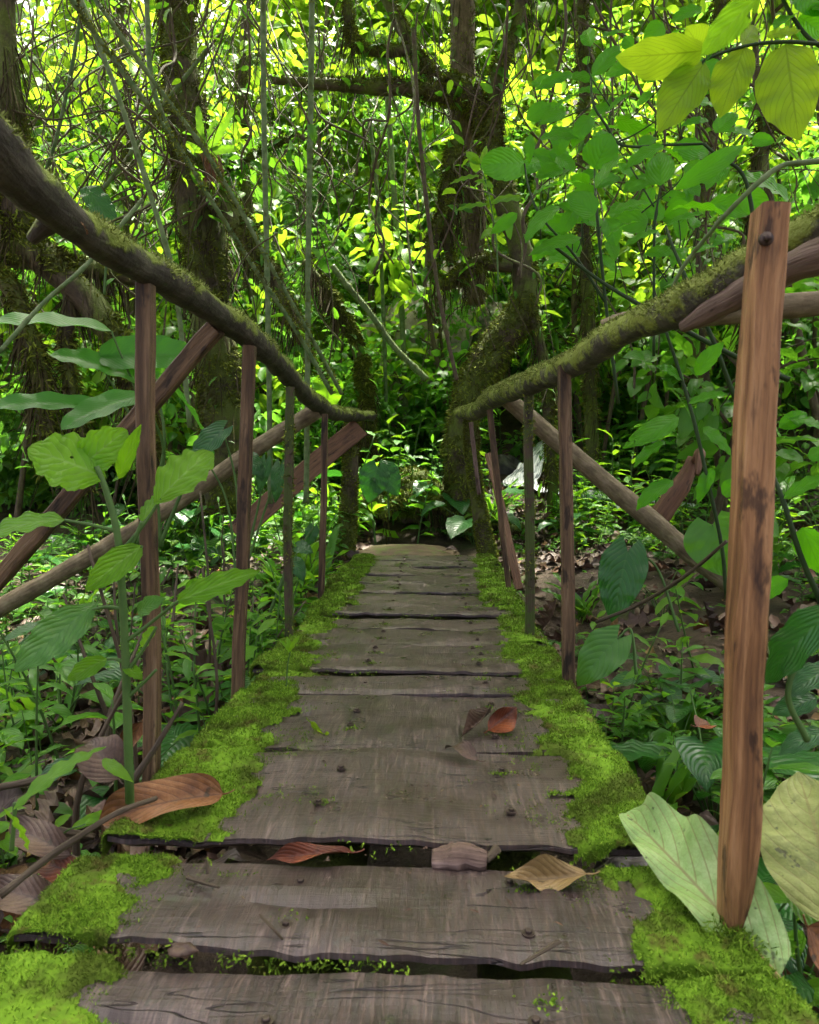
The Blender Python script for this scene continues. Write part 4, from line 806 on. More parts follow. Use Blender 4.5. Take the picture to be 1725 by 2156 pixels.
tree('mossy_tree', 'leaning moss covered tree at the far end of the bridge, hung with roots', [
    ([A(978, 1125, 6.6), A(972, 1040, 6.6), A(966, 950, 6.62), A(985, 840, 6.65), A(1042, 735, 6.7), A(1100, 650, 6.75), A(1098, 540, 6.8), A(1065, 420, 6.8), A(1030, 300, 6.8), A(1000, 210, 6.8), A(940, 170, 6.8)], [.19, .125, .135, .155, .15, .13, .10, .095, .10, .10, .07]),
    ([A(1000, 215, 6.8), A(900, 192, 6.7), A(790, 182, 6.6), A(680, 178, 6.5), A(560, 165, 6.4)], [.085, .075, .065, .055, .03]),
    ([A(930, 185, 6.8), A(880, 120, 6.8), A(830, 30, 6.8), A(795, -60, 6.8)], [.08, .06, .055, .05]),
    ([A(1030, 300, 6.8), A(1045, 180, 6.8), A(1085, 60, 6.8), A(1110, -60, 6.8)], [.09, .065, .06, .05]),
    ([A(1075, 560, 6.7), A(1000, 555, 6.6), A(940, 600, 6.6), A(905, 560, 6.6), A(925, 470, 6.6), A(960, 430, 6.6)], [.07, .06, .05, .05, .05, .06]),
    ([A(860, 105, 6.7), A(790, 108, 6.6), A(745, 85, 6.6), A(733, 30, 6.6), A(728, -40, 6.6)], [.05, .045, .04, .035, .03]),
    ([A(960, 300, 6.7), A(950, 400, 6.7), A(940, 480, 6.7), A(950, 560, 6.7)], [.07, .08, .06, .03]),
    ([A(960, 1080, 6.5), A(900, 1060, 6.45), A(850, 1050, 6.4), A(800, 1090, 6.3)], [.09, .07, .06, .04]),
    ([A(1000, 1090, 6.6), A(1060, 1110, 6.5), A(1120, 1120, 6.4)], [.09, .06, .03]),
    ([A(1098, 640, 6.75), A(1130, 700, 6.7), A(1150, 800, 6.7), A(1160, 960, 6.7), A(1165, 1080, 6.7)], [.06, .055, .05, .05, .06])],
    M_TRUNK, 42000, .04, .009, 3600, 62, lumpiness=.28)
tree('mossy_tree', 'upright brown barked trunk rising above the leaning mossy tree', [([A(1002, 640, 7.2), A(998, 470, 7.2), A(985, 300, 7.2), A(976, 150, 7.2), A(970, -80, 7.2)], [.09, .12, .13, .125, .11])], M_TRUNKB, 2500, .04, .010, 500)
tree('mossy_tree', 'tall mossy trunk leaning slightly behind the left handrail', [([A(478, 1080, 5.9), A(470, 900, 5.9), A(452, 700, 5.9), A(436, 540, 5.9), A(412, 400, 5.9), A(388, 240, 5.9), A(376, 100, 5.9), A(374, -80, 5.9)], [.20, .18, .165, .165, .155, .15, .14, .14]),
    ([A(440, 400, 5.8), A(500, 470, 5.7), A(560, 560, 5.6), A(620, 680, 5.6), A(660, 760, 5.6)], [.10, .085, .07, .05, .03]), ([A(470, 360, 5.8), A(530, 330, 5.7), A(590, 300, 5.7), A(640, 290, 5.6)], [.04, .03, .025, .02])], M_TRUNK, 26000, .036, .008, 1500, 110)
tree('mossy_tree', 'dark mossy trunk cut by the left picture edge above the handrail', [([A(40, 560, 4.6), A(32, 400, 4.6), A(24, 250, 4.6), A(10, 100, 4.6), A(6, -80, 4.6)], [.09, .095, .08, .075, .07])], M_TRUNK, 5000, .045, .010, 700)
tree('fallen_tree', 'curved mossy trunk lying across the gully behind the heliconia leaves', [([A(-60, 500, 4.6), A(40, 520, 4.6), A(110, 555, 4.6), A(165, 610, 4.6), A(215, 668, 4.6), A(260, 740, 4.6), A(300, 840, 4.6), A(320, 1000, 4.6)], [.10, .10, .10, .10, .09, .08, .07, .07]),
    ([A(120, 560, 4.6), A(200, 570, 4.7), A(290, 590, 4.8), A(380, 610, 4.9), A(460, 640, 5.0)], [.07, .055, .05, .045, .04]), ([A(-60, 560, 4.5), A(20, 600, 4.5), A(60, 700, 4.5), A(90, 830, 4.5), A(100, 1000, 4.5)], [.07, .06, .05, .05, .05]),
    ([A(150, 620, 4.6), A(140, 760, 4.6), A(170, 900, 4.6), A(190, 1040, 4.6)], [.05, .04, .035, .035])], M_TRUNK, 12000, .05, .010, 2200, cat='tree trunk')
tree('mossy_tree', 'bent mossy limb drooping behind the far end of the left handrail', [([A(770, 1010, 7.6), A(772, 860, 7.6), A(760, 760, 7.6), A(730, 680, 7.6), A(690, 610, 7.6), A(640, 550, 7.6)], [.07, .06, .07, .06, .045, .03])], M_TRUNK, 12000, .05, .009, 2400, 60)
for k, (pts, R) in enumerate([([A(1225, -60, 7.8), A(1232, 200, 7.8), A(1228, 420, 7.8), A(1240, 700, 7.8), A(1250, 1000, 7.8)], [.06, .06, .065, .07, .08]), ([A(1520, -40, 6.6), A(1500, 200, 6.6), A(1480, 420, 6.6), A(1470, 640, 6.6), A(1462, 980, 6.6)], [.05, .055, .06, .06, .07]),
                             ([A(1640, 120, 5.4), A(1590, 420, 5.4), A(1580, 640, 5.4), A(1600, 960, 5.4)], [.05, .05, .055, .06]), ([A(250, -60, 8.0), A(262, 200, 8.0), A(276, 500, 8.0), A(300, 960, 8.0)], [.055, .06, .07, .08]), ([A(520, -60, 8.6), A(512, 260, 8.6), A(530, 560, 8.6), A(560, 960, 8.6)], [.05, .06, .065, .08])]):
    tree('mossy_tree', ['thin mossy trunk right of the leaning mossy tree', 'thin mossy trunk rising behind the glossy shrub', 'thin mossy trunk behind the thick post and bare branch', 'thin mossy trunk among the vines left of the tall trunk', 'thin mossy trunk behind the green canes'][k], [(pts, R)], M_TRUNK, 3500, .05, .010, 900, 60)
# bromeliad on the tall trunk
b0 = A(432, 320, 5.6); g = Geo(); e = empty('bromeliad', b0, 'strappy bright epiphyte growing on the tall mossy trunk at left', 'plant')
for bx, by, tx, ty, w in ((430, 318, 418, 222, 16), (438, 316, 492, 225, 16), (440, 320, 500, 312, 16), (425, 320, 388, 300, 14), (445, 322, 470, 365, 14), (432, 318, 455, 250, 12)): leafD(g, bx, by, tx, ty, w, 5.6, 'strap', tilt=.1, nv=12)
g.build('leaves', M_STRAP, e, b0); g = Geo()
for k in range(14): leafD(g, 438+8*rng.normal(), 325+8*rng.normal(), 450+14*rng.normal(), 370+30*rng.random(), 9, 5.55, 'lance', rnd=.93)
g.build('dead_leaves', M_DEAD, e, b0)
rock('mossy_mound', A(850, 1035, 6.5)+np.array([0, .45, -.12]), (.36, .36, .28), 5, M_TRUNK, 'moss covered mound of roots beside the foot of the leaning tree', 'mound', .4, 2., 30, 9000)
rock('rock_face', A(905, 770, 10.2), (.80, .8, 1.05), 8, M_ROCK, 'pale wet rock face glimpsed through leaves beyond the bridge', 'rock',   .5, 2.6, 44, 5000)
rock('boulder', A(1058, 985, 8.6)+np.array([0, .3, -.1]), (.30, .35, .26), 12, M_STONE, 'dark wet boulder beside the small cascade', 'rock', .3, 1.6)
rock('boulder', A(1195, 1022, 8.3), (.28, .3, .16), 14, M_STONE, 'low dark boulder right of the small cascade', 'rock', .3, 1.6)
rock('boulder', deckpt(1375, 1690, -.2)+np.array([0, .1, 0]), (.10, .07, .06), 15, M_STONE, 'grey half buried stone below the right moss edge', 'rock', .3, 1.6)
# stream: a sheet of white water falling between the boulders, running off through the gully
def stream():
    g = Geo(); c = [A(1165, 905, 9.0), A(1140, 935, 8.6), A(1112, 985, 8.0), A(1105, 1018, 7.7), A(1250, 1040, 7.6), A(1500, 1050, 7.6), A(1900, 1060, 7.6)]
    P = smooth_path(c, 60); W = np.interp(np.linspace(0, 6, 60), [0, 1, 2, 3, 4, 6], [.07, .10, .15, .2, .4, .5]); u = np.linspace(-1, 1, 15)
    T, A_, B_ = frames(P); side = np.where(np.arange(60)[:, None] < 30, np.array([[1., 0, 0]]), np.array([[.2, 1., 0]]))
    V = P[:, None]+side[:, None]*(u[None, :]*W[:, None])[..., None]; V = V+np.stack([0*V[..., 0], 0*V[..., 0], .05*fbm(V*6, 3, 3)-.04*np.abs(u)[None]], -1)
    i, j = np.meshgrid(np.arange(59), np.arange(14), indexing='ij'); a = (i*15+j).ravel()
    uv = np.stack([np.broadcast_to(u, (60, 15))*.3, np.broadcast_to(np.linspace(0, 3, 60)[:, None], (60, 15))], -1)
    g.add(V.reshape(-1, 3), np.stack([a, a+1, a+16, a+15], 1), uv.reshape(-1, 2)); tag(g.build('stream', M_WATER), None, None, kind='structure')
stream()
p = A(860, 1152, 5.45); g = Geo(); V, F = lump((p[0], 5.42, -.03), (.40, .34, .055), 4, .12, 2., 30); g.add(V, F, V[:, :2]); single('stepping_slab', g, M_SLAB, 'flat sandy brown slab stepping off the far end of the bridge', 'slab', (p[0], 5.42, -.03))
for px, py, d, lab, mt in ((950, 1165, 5.2, 'dark brown dead leaf on the far slab', M_GREYLEAF), (1480, 1545, 1.9, 'reddish dead leaf on the soil under the right moss edge', M_REDLEAF)):
    b = at(px-14, py, d); t = at(px+18, py+2, d+.03); b[2] += .02; t[2] += .02; fallen('fallen_leaf', b, t, .06, mt, lab, droop=.8, fold=.4)

# ------------------------------------------------------------------ green canes
def cane(pts, R, label, nodes=.32, moss=0, seed=0, mt=None, group=None):
    P = smooth_path([at(*q) for q in pts], 70); g = Geo(); L_ = np.concatenate([[0], np.cumsum(np.linalg.norm(np.diff(P, axis=0), axis=1))])
    rr = R*(1+.28*np.exp(-(((L_/nodes+seed) % 1-.5)/.045)**2)); V, F = tube(g, P, rr, 70, 9, .05, 9, seed, rnd=(seed*.37) % 1)
    o = single('green_cane', g, mt or M_BAMBOO, label, 'cane', P[-1], group=group)
    if moss: gm = Geo(); moss_on(gm, V, F, moss, .018, .006, -1., seed, .7, 6.); gm.build('moss', M_MOSS2, o, P[-1])
cane([(554, -60, 4.4), (556, 250, 4.4), (561, 500, 4.4), (566, 760, 4.4), (570, 1060, 4.4)], .0165, 'upright green cane, darker of the two straight ones left of centre', seed=1)
cane([(658, -60, 4.7), (654, 250, 4.7), (650, 500, 4.7), (648, 760, 4.7), (645, 1060, 4.7)], .0185, 'upright grey green cane, right one of the straight pair', seed=2, moss=500)
cane([(95, -90, 3.4), (165, 20, 3.5), (265, 160, 3.6), (370, 300, 3.7), (450, 430, 3.8), (540, 570, 3.9), (620, 690, 4.0), (700, 830, 4.1)], .0125, 'slanting mossy cane, lower of the diagonal pair at left', .4, 2600, 3)
cane([(140, -90, 3.6), (230, 40, 3.6), (330, 180, 3.7), (420, 300, 3.8), (500, 430, 3.9), (570, 560, 4.0), (650, 700, 4.1), (720, 830, 4.2)], .0118, 'slanting mossy cane, upper of the diagonal pair at left', .4, 1600, 4)
cane([(140, -80, 4.0), (195, 60, 4.0), (245, 190, 4.0), (285, 310, 4.0), (320, 420, 4.0), (345, 500, 4.0), (375, 640, 4.0), (400, 900, 4.0)], .014, 'curving pale green cane crossing left of the tall trunk', .35, 0, 5)
cane([(306, -60, 4.3), (312, 60, 4.3), (315, 130, 4.3), (330, 210, 4.3), (380, 330, 4.4)], .015, 'short pale cane bending beside the tall trunk top', .3, 0, 6)
cane([(815, 180, 8.6), (826, 350, 8.6), (838, 520, 8.6), (848, 700, 8.6), (855, 900, 8.6)], .033, 'slim straw coloured cane standing in the bright centre gap', .4, 0, 7)
cane([(778, 250, 8.0), (795, 420, 8.0), (805, 600, 8.0), (815, 900, 8.0)], .022, 'slim cane left of the straw coloured one', .4, 0, 8.3)
cane([(870, 60, 5.6), (885, 300, 5.6), (915, 560, 5.6), (940, 700, 5.6), (962, 800, 5.6)], .016, 'dark bare stem leaning toward the leaning mossy tree', .5, 0, 9, M_VINE)
cane([(700, 560, 7.), (730, 600, 7.), (780, 660, 7.), (830, 730, 7.), (900, 800, 7.)], .03, 'mossy stem slanting down through the centre gap', .5, 900, 10)
cane([(180, -40, 5.), (150, 150, 5.), (100, 350, 5.), (20, 480, 5.)], .012, 'thin green stem bowing behind the dark handrail', .3, 0, 11)
cane([(0, 740, 2.6), (90, 640, 2.7), (180, 560, 2.8), (250, 480, 2.9), (300, 420, 3.)], .008, 'thin green runner rising behind the dark handrail', .3, 0, 12)
cane([(200, 420, 5.4), (270, 330, 5.4), (310, 270, 5.4), (360, 200, 5.3), (440, 100, 5.3)], .014, 'mossy stem crossing upward in front of the tall trunk', .3, 700, 13)

# ------------------------------------------------------------------ thin hanging vines
def vine_geo(top, bot, sag, r, seed, leaves=0, ml=1):
    top = np.asarray(top); bot = np.asarray(bot); t = np.linspace(0, 1, 9)[:, None]; q = np.stack([t[:, 0]*3.2, 0*t[:, 0]+seed, 0*t[:, 0]], -1)
    P = top*(1-t)+bot*t+np.stack([fbm(q, 1, 2), fbm(q, 2, 2), 0*t[:, 0]], -1)*sag*np.sin(t*math.pi)+np.array([0, 0, -1])*sag*np.sin(t*math.pi)*.3
    g = Geo(); tube(g, P, r*(.7+.6*rng.random(6)), 40, 6, .25, 12, seed)
    if leaves:
        Q = smooth_path(P, leaves*3)[::3]; D = rng.normal(size=Q.shape)*np.array([1, 1, .4])+np.array([0, 0, -.3]); scatter(g, T_SM, Q, D, np.array([0, 0, 1.])+.4*rng.normal(size=Q.shape), .07+.05*rng.random(len(Q)), None, 1)
    return g
T_SM = tmpl('ovate', 4, nv=5, nu=1); T_MED = tmpl('ovate', 6, nv=6, nu=2); T_LAN = tmpl('lance', 5, nv=6, nu=1); T_PIP = tmpl('piper', 5, nv=7, nu=2); T_STR = tmpl('strap', 5, nv=9, nu=1); T_NAR = tmpl('narrow', 4, nv=4, nu=1)
VG = [('thin woody vine hanging in the tangle at upper left', 'vines tangled at upper left', 105, (0, 560), (-60, 760), (4.4, 8.2), .5), ('thin dark vine hanging in front of the bright centre foliage', 'vines hanging in the centre', 44, (540, 980), (-60, 760), (5.5, 9), .35), ('thin mossy vine trailing behind the glossy shrub at right', 'vines trailing at right', 70, (1000, 1760), (-80, 820), (4.0, 8.0), .4)]
for lab, grp, n, (x0, x1), (y0, y1), (d0, d1), sg in VG:
    for k in range(n):
        d = d0+(d1-d0)*rng.random(); x = x0+(x1-x0)*rng.random(); a = at(x, y0+rng.random()*120, d)
        b = at(x+rng.normal()*120, y0+(y1-y0)*(.45+.6*rng.random()), d+.5*rng.normal())
        if rng.random() < .28: b = at(x+rng.choice([-1, 1])*(200+200*rng.random()), y0+(y1-y0)*(.3+.5*rng.random()), d)
        g = vine_geo(a, b, sg*(.4+rng.random()), .003+.006*rng.random()**2, k*1.7+x0, int(rng.integers(0, 9)))
        single('hanging_vine', g, [M_VINE, M_UNDY if rng.random() < .5 else M_UND], lab, 'vine', a, group=grp)

# ------------------------------------------------------------------ undergrowth plants, one of each kind then copies
def herb(h, n, s, T, ms, ml, up=.25, lean=.15, start=.2, whorl=1):
    g = Geo(); P = np.array([[0, 0, -.03], [lean*.3*h, 0, h*.5], [lean*h, 0, h]]); Q = smooth_path(P, 20); tube(g, P, [.0045, .0035, .002], 14, 6)
    t = np.linspace(start, 1, n); B = np.stack([np.interp(t, np.linspace(0, 1, 20), Q[:, k]) for k in range(3)], -1); az = np.arange(n)*(2.4 if whorl == 1 else 1.57)+rng.random()
    D = np.stack([np.cos(az), np.sin(az), up+.25*rng.normal(size=n)+.5*(t > .93)], -1); scatter(g, T, B, D, np.array([0, 0, 1.])+.15*rng.normal(size=(n, 3)), s*(.7+.5*rng.random(n))*(1-.3*t), None, 1)
    return g, [ms, ml]
def rosette(n, s, T, ms, ml, h=.2):
    g = Geo(); az = np.arange(n)*2.4+rng.random(); 
    for a in az:
        hh = h*(.5+rng.random()); tip = np.array([math.cos(a)*hh*.8, math.sin(a)*hh*.8, hh]); tube(g, [np.array([0, 0, -.03]), tip*np.array([.4, .4, .6]), tip], [.004, .003, .0022], 8, 5)
        scatter(g, T, [tip], [[math.cos(a), math.sin(a), -.1]], [[-.2*math.cos(a), -.2*math.sin(a), 1]], [s*(.7+.6*rng.random())], None, 1)
    return g, [ms, ml]
def fern(n, ln, ml):
    g = Geo()
    for k in range(n):
        a = k*2.4+rng.random(); l = ln*(.7+.5*rng.random()); t = np.linspace(0, 1, 8); P = np.stack([np.cos(a)*l*t*.85, np.sin(a)*l*t*.85, l*(.95*t-.75*t**2)-.02], -1); tube(g, P, [.003, .0015], 14, 5)
        m = 20; tt = np.linspace(.14, 1, m); Q = np.stack([np.interp(tt, t, P[:, c]) for c in range(3)], -1); ax = unit(np.gradient(Q, axis=0)); sd = np.array([-math.sin(a), math.cos(a), 0]); S = l*.26*np.sin((tt*.9+.1)*math.pi)**.8+.008
        for s in (-1, 1): scatter(g, T_NAR, Q, sd*s+ax*.45+np.array([0, 0, -.15]), np.broadcast_to([0, 0, 1.], Q.shape), S, None, 1)
    return g, [M_STEM, ml]
def grassy(n, ln, ml):
    g = Geo(); az = rng.random(n)*6.28; D = np.stack([np.cos(az)*.6, np.sin(az)*.6, .9+.4*rng.random(n)], -1)
    scatter(g, T_STR, .03*rng.normal(size=(n, 3))*np.array([1, 1, .1]), D, np.stack([-np.cos(az), -np.sin(az), .8+0*az], -1), ln*(.6+.7*rng.random(n)), None, 1); tube(g, [(0, 0, -.03), (0, 0, .03)], [.006, .004], 4, 6)
    return g, [M_STEM, ml]
PROTO = {'slender_herb': [herb(.5, 11, .13, T_LAN, M_STEM, M_UND), herb(.38, 9, .11, T_LAN, M_STEM, M_UNDY, .4)], 'leafy_seedling': [herb(.3, 8, .15, T_MED, M_STEM, M_UND, .15, .1, .45), herb(.22, 7, .11, T_PIP, M_STEM, M_UNDY, .2, .1, .4)], 'broad_leaved_herb': [herb(.45, 12, .12, T_PIP, M_STEM, M_UND, .1), herb(.36, 9, .15, T_MED, M_STEM, M_UNDY, .2)],
         'fern': [fern(7, .42, M_FERN), fern(5, .3, M_FERN)], 'arum_rosette': [rosette(6, .17, tmpl('heart', 3, nv=10, nu=2), M_STEM, M_PHIL), rosette(8, .14, T_PIP, M_STEM, M_UND)], 'grassy_tuft': [grassy(16, .36, M_STRAP)]}
PN = {k: [] for k in PROTO}
for k, vs in PROTO.items():
    for g, ms in vs: PN[k].append(g.build(k, ms))
used = set(); LAB = {'slender_herb': ('slender upright herb with narrow leaves', 'herb'), 'leafy_seedling': ('low seedling with broad shiny leaves', 'seedling'), 'broad_leaved_herb': ('upright herb with broad pointed leaves', 'herb'), 'fern': ('small fern with feathery fronds', 'fern'), 'arum_rosette': ('low rosette of stalked heart shaped leaves', 'plant'), 'grassy_tuft': ('tuft of arching grass like blades', 'grass tuft')}
zones = [('growing in the soil beside the right moss edge', lambda: (.50+.75*rng.random(), 1.15+1.9*rng.random()), {'slender_herb': 10, 'leafy_seedling': 46, 'broad_leaved_herb': 8, 'fern': 16, 'arum_rosette': 10, 'grassy_tuft': 4}, .55),
         ('growing left of the footbridge', lambda: (-.72-3.2*rng.random()**1.3, 1.15+6*rng.random()**1.1), {'slender_herb': 150, 'leafy_seedling': 70, 'broad_leaved_herb': 50, 'fern': 18, 'arum_rosette': 40, 'grassy_tuft': 14}, 1.0),
         ('growing right of the footbridge', lambda: (.58+3.0*rng.random()**1.2, 1.0+6.2*rng.random()), {'slender_herb': 60, 'leafy_seedling': 85, 'broad_leaved_herb': 45, 'fern': 22, 'arum_rosette': 34, 'grassy_tuft': 8}, .9),
         ('growing beyond the far end of the footbridge', lambda: (-3+6.5*rng.random(), 6.1+3.4*rng.random()), {'slender_herb': 80, 'leafy_seedling': 75, 'broad_leaved_herb': 70, 'fern': 16, 'arum_rosette': 30, 'grassy_tuft': 6}, 1.6)]
for where, pos, cnt, sc in zones:
    for kind, n in cnt.items():
        made = 0
        for tr in range(n*4):
            if made >= n: break
            x, y = pos()
            if where.startswith('growing right') and .55 < x < 1.75+.2*(y-3) and 2.7 < y < 5.6 and rng.random() < .85: continue
            if y < 2.2 and -.9 < x < .62: continue
            if where.startswith('growing left') and y < 2.4 and kind != 'slender_herb' and rng.random() < .75: continue
            if where.startswith('growing left') and y < 1.7 and rng.random() < .5: continue
            if 3.0 < y < 9 and 1050 < 923+1500*x/y < 1165: continue
            if 6 < y < 6.7 and -.6 < x < .5 and rng.random() < .6: continue
            if where.startswith('growing left') and x < -2.6 and rng.random() < .4: continue
            pr = PN[kind][int(rng.integers(len(PN[kind])))]
            if pr.name in used: o = pr.copy(); COL.objects.link(o)
            else: o = pr; used.add(pr.name)
            o.location = (x, y, float(gz(x, y))-.01); o.rotation_euler = (.15*rng.normal(), .15*rng.normal(), rng.random()*6.28); s = sc*(.6+.8*rng.random()); o.scale = (s, s, s)
            lab, cat = LAB[kind]; tag(o, lab+' '+where, cat, kind.replace('_', ' ')+'s '+where); made += 1

for k in range(26):
    x = -.75-1.1*rng.random(); y = 1.6+3*rng.random(); h = .35+.6*rng.random(); b = np.array([x, y, float(gz(x, y))-.02]); twig([b, b+np.array([.05*rng.normal(), .05*rng.normal(), h*.5]), b+np.array([.12*rng.normal(), .12*rng.normal(), h])], [.006+.006*rng.random(), .004], M_DRY, 'bare brown dead stalk standing among the herbs left of the footbridge', k, 12, 'dead stalk', 'dead_stalk', group='dead stalks left of the footbridge')
# ------------------------------------------------------------------ leaf litter and small ground cover
g = Geo(); n = 9000; x = np.where(rng.random(n) < .5, -.6-3.2*rng.random(n)**1.4, .5+3.4*rng.random(n)**1.2); y = .7+7.5*rng.random(n)**1.3
keep = ~((x > .7) & (x < 2.1) & (y > 3.2) & (y < 5.2) & (rng.random(n) < .8)); x, y = x[keep], y[keep]; n = len(x)
D = rng.normal(size=(n, 3))*np.array([1, 1, .25]); Nn = np.array([0, 0, 1.])+.45*rng.normal(size=(n, 3))
scatter(g, [leaf_grid('ovate', .5, 6, 2, fold=.5*rng.random(), droop=2.2*(rng.random()-.3), wave=.1) for _ in range(8)], np.stack([x, y, gz(x, y)+.006+.02*rng.random(n)], -1), D, Nn, .05+.12*rng.random(n)**1.6)
n = 380; x = np.where(rng.random(n) < .8, -.66-1.9*rng.random(n)**1.3, .55+1.6*rng.random(n)); y = .85+4.5*rng.random(n)**1.2
scatter(g, [leaf_grid('ovate', .45, 12, 3, fold=.3+.9*rng.random(), droop=2.6*(rng.random()-.35), wave=.12) for _ in range(8)], np.stack([x, y, gz(x, y)+.02+.03*rng.random(n)], -1), rng.normal(size=(n, 3))*np.array([1, 1, .35]), np.array([0, 0, 1.])+.5*rng.normal(size=(n, 3)), .14+.14*rng.random(n))
tag(g.build('leaf_litter', M_DEAD), 'dead brown leaves covering the soil beside the footbridge', 'leaf litter', kind='stuff')
g = Geo(); n = 5200; x = np.where(rng.random(n) < .5, -.66-3.4*rng.random(n), .5+3.4*rng.random(n)); y = .8+8*rng.random(n)
k = (fbm(np.stack([x*1.2, y*1.2, 0*x], -1), 77, 3) > -.15) & ~((x > .62) & (x < 1.9+.2*(y-3)) & (y > 2.9) & (y < 5.8) & (rng.random(n) < .9)); x, y = x[k], y[k]; c = np.stack([x, y, gz(x, y)+.01], -1); c = np.repeat(c, 4, 0); az = rng.random(len(c))*6.28
D = np.stack([np.cos(az), np.sin(az), .3+.3*rng.random(len(c))], -1); c = c+D*np.array([.02, .02, .06]); scatter(g, T_SM, c, D, np.array([0, 0, 1.])+.3*rng.normal(size=c.shape), .03+.05*rng.random(len(c)))
tag(g.build('ground_cover', M_UND), 'tiny green leaves creeping over the forest floor', 'ground cover', kind='stuff')

g = Geo(); n = 260; y = .95+4*rng.random(n)**1.5; x = -.45+.74*rng.random(n); D = rng.normal(size=(n, 3))*np.array([1, 1, .08])
scatter(g, [leaf_grid('ovate', .5, 4, 1, fold=.4, droop=.6), leaf_grid('narrow', .2, 4, 1, fold=.4, droop=.3)], np.stack([x, y, np.full(n, .016)], -1), D, np.array([0, 0, 1.])+.25*rng.normal(size=(n, 3)), .004+.016*rng.random(n)**2.5)
tag(g.build('litter_crumbs', M_DEAD), 'tiny crumbs of dead leaf scattered over the bridge planks', 'litter', kind='stuff')
# ------------------------------------------------------------------ understorey trees and the far forest
def bushy(hh, n, s, T, ml, spread, nb=7, gap=.5):
    st = Geo(); cr = Geo(); tube(st, [(0, 0, -.2), (.05*hh, .03*hh, hh*.5), (.02*hh, 0, hh)], [.035, .025, .012], 20, 8, .15, 6)
    cs = []
    for k in range(nb):
        a = k*2.4+rng.random(); z = hh*(.25+.75*(k+.5)/nb); l = spread*(.5+.6*rng.random()); tip = np.array([math.cos(a)*l, math.sin(a)*l, z+.25*l]); b = np.array([.03*hh, .01*hh, z*.86]); tube(st, [b, (b+tip)/2+np.array([0, 0, .08]), tip], [.014, .009, .004], 12, 6); cs += [(b+tip)/2, tip, tip+.1*rng.normal(size=3)]
    cs = np.array(cs); w = rng.integers(0, len(cs), n); off = unit(rng.normal(size=(n, 3)))*rng.random((n, 1))**.6*spread*.42*np.array([1, 1, .7]); P = cs[w]+off
    D = unit(off)*np.array([1, 1, .3])+.5*rng.normal(size=(n, 3))+np.array([0, 0, -.25]); scatter(cr, T, P, D, np.array([0, 0, 1.])+.35*rng.normal(size=(n, 3)), s*(.55+.8*rng.random(n)))
    return st, cr, ml
BP = []
for args in ((3.2, 420, .20, T_MED, M_FOR, .9), (4.4, 520, .19, T_MED, M_FORC, 1.1), (2.4, 300, .16, T_PIP, M_FORC, .75), (3.8, 520, .13, T_LAN, M_FORC, 1.0), (2.0, 260, .20, T_PIP, M_UND, .7), (5.6, 640, .20, T_MED, M_FOR, 1.3)):
    st, cr, ml = bushy(*args); e = empty('understorey_tree', (0, 0, 0)); st.build('trunk', M_VINE, e); cr.build('crown', ml, e); BP.append(e)
for o_, m_ in ((BP[2], M_UNDY), (BP[3], M_FORC)): pass
first = set()
BZ = [('low leafy sapling with broad leaves between the bridge end and the pale rock', 'saplings before the rock', 9, (-1.5, .35), (7.2, 9.2), (2, 4)), ('slender leafy tree in the bright centre of the forest', 'leafy trees in the centre', 14, (-2.2, 2.0), (8.2, 13), (0, 1, 2, 3, 5)), ('slender leafy tree in the forest at left behind the vines', 'leafy trees at left', 24, (-7, -2.0), (6.0, 13), (0, 1, 2, 3, 5)), ('slender leafy tree in the forest at right behind the shrub', 'leafy trees at right', 30, (1.9, 7), (4.6, 13), (0, 1, 2, 3, 4, 5))]
for lab, grp, n, (x0, x1), (y0, y1), kinds in BZ:
    for k in range(n):
        q = int(rng.choice(kinds)); tall = rng.random() < .35; o = BP[q] if q not in first else copy_tree(BP[q]); first.add(q)
        x = x0+(x1-x0)*(k+rng.random())/n; y = y0+(y1-y0)*rng.random(); s = (.75+.6*rng.random())*(.62 if n == 9 else 1)
        if 1030 < 923+1500*x/y < 1185 and y < 9.5: x += .9
        o.location = (x, y, float(gz(x, y))); o.rotation_euler = (.1*rng.normal(), .1*rng.normal(), rng.random()*6.28); o.scale = (s, s, s); tag(o, lab, 'tree', grp)
def mass(name, label, n_cl, per, xr, yr, hr, ls, T, ml, seed, cond=None, rad=.8):
    g = Geo(); x = xr[0]+(xr[1]-xr[0])*rng.random(n_cl); y = yr[0]+(yr[1]-yr[0])*rng.random(n_cl); h = hr[0]+(hr[1]-hr[0])*rng.random(n_cl)**1.4; c = np.stack([x, y, gz(x, y)+h], -1)
    if cond is not None: c = c[cond(c)]
    R = rad*(.5+.9*rng.random(len(c))); w = np.repeat(np.arange(len(c)), per); off = unit(rng.normal(size=(len(w), 3)))*rng.random((len(w), 1))**.45*R[w][:, None]*np.array([1, 1, .65]); P = c[w]+off
    D = unit(off)*np.array([1, 1, .2])+.45*rng.normal(size=P.shape)+np.array([0, -.15, -.35]); Nn = np.array([0, -.25, 1.])+.35*rng.normal(size=P.shape)
    scatter(g, T, P, D, Nn, ls*(.5+.9*rng.random(len(P)))*(.8+.5*rng.random(len(c)))[w], np.clip(rng.random(len(c))[w]*.6+.4*rng.random(len(P)), 0, 1))
    return tag(g.build(name, ml), label, 'forest', kind='stuff')
mass('forest', 'sunlit yellow green foliage covering the slope beyond the bridge', 620, 60, (-13, 13), (10, 20), (0, 5.5), .32, T_MED, M_FOR, 1)
mass('forest', 'cooler green foliage low on the slope beyond the gully', 520, 60, (-12, 12), (9.2, 17), (0, 1.6), .19, T_SM, M_FORC, 2, None, .6)
mass('forest', 'pale cool foliage of the far slope at left', 420, 60, (-13, -1.5), (11, 18), (0, 6), .16, T_SM, M_FORP, 5, None, .7)
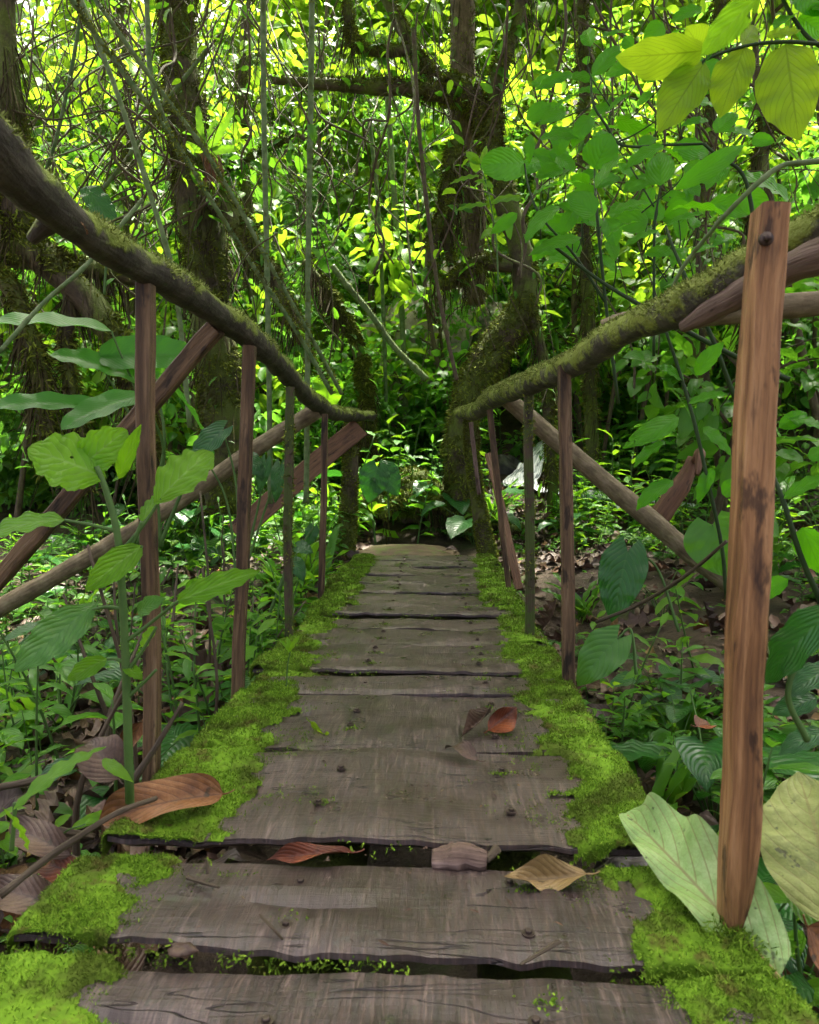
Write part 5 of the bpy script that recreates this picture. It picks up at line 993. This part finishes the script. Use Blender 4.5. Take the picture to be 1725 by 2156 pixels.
mass('forest', 'tall yellow green canopy above the slope', 300, 70, (-9, 9), (13, 20), (4.5, 11), .34, T_MED, M_FOR, 6, None, 1.2)
mass('forest', 'fine small leaved thicket in the middle distance', 420, 80, (-7, 7), (8.8, 12), (.2, 4.8), .10, T_SM, M_FORC, 9, None, .45)
mass('forest', 'distant tree canopy closing the view above the slope', 360, 60, (-24, 24), (20, 34), (0, 8), .45, T_SM, M_FOR, 3, None, 1.8)

# ------------------------------------------------------------------ leaf crowns added above the view to shade the bridge
def shade_crown(parent, n_cl, per, xr, yr, zr, s, seed):
    g = Geo(); c = np.stack([xr[0]+(xr[1]-xr[0])*rng.random(n_cl), yr[0]+(yr[1]-yr[0])*rng.random(n_cl), zr[0]+(zr[1]-zr[0])*rng.random(n_cl)], -1)
    w = np.repeat(np.arange(n_cl), per); P = c[w]+unit(rng.normal(size=(len(w), 3)))*rng.random((len(w), 1))**.5*np.array([.9, .9, .5]); ok = P[:, 2] > .69+.70*P[:, 1]; P = P[ok]
    scatter(g, T_SM, P, rng.normal(size=P.shape)*np.array([1, 1, .3])+np.array([0, 0, -.2]), np.array([0, 0, 1.])+.35*rng.normal(size=P.shape), s*(.6+.8*rng.random(len(P))))
    st = Geo(); b0 = parent
    return g.build('crown', M_FOR, parent, np.array(parent.location))  # unseen leaves added under the tree, placed to keep sun off the deck
CR = [o for o in bpy.data.objects if o.name.startswith('mossy_tree') and o.parent is None]
shade_crown(CR[0], 88, 60, (-.9, 3.6), (1.2, 7.6), (6.4, 9), .36, 1)
shade_crown(CR[2], 18, 50, (-4, -.6), (2.5, 7), (6.4, 9), .36, 2)

# ------------------------------------------------------------------ light
SUN_EL, SUN_AZ = math.radians(70), math.radians(14)      # azimuth measured from +Y towards +X: light falls towards the camera
w = bpy.data.worlds.new('World'); scene.world = w; w.use_nodes = True; nt = w.node_tree
bg = nt.nodes['Background']; sky = nt.nodes.new('ShaderNodeTexSky'); sky.sky_type = 'NISHITA'; sky.sun_disc = False
sky.sun_elevation = SUN_EL; sky.sun_rotation = SUN_AZ; nt.links.new(sky.outputs[0], bg.inputs[0]); bg.inputs[1].default_value = .15; sky.air_density = .12; sky.dust_density = 9.0; sky.ozone_density = .0; sky.altitude = 800
l = bpy.data.lights.new('sun', 'SUN'); l.energy = 3.0; l.angle = math.radians(6); l.color = (1, .94, .80)
so = bpy.data.objects.new('sun', l); COL.objects.link(so); so.location = (2, 8, 12)
dirv = Vector((math.sin(SUN_AZ)*math.cos(SUN_EL), math.cos(SUN_AZ)*math.cos(SUN_EL), math.sin(SUN_EL))); so.rotation_euler = dirv.to_track_quat('Z', 'Y').to_euler()
scene.view_settings.view_transform = 'Standard'; scene.view_settings.look = 'None'; scene.view_settings.exposure = 3.1; scene.view_settings.gamma = 1
c = scene.cycles
c.max_bounces = 5; c.diffuse_bounces = 3; c.glossy_bounces = 2; c.transmission_bounces = 4; c.adaptive_threshold = .03; c.transparent_max_bounces = 4
c.use_denoising = True; c.sample_clamp_indirect = 6
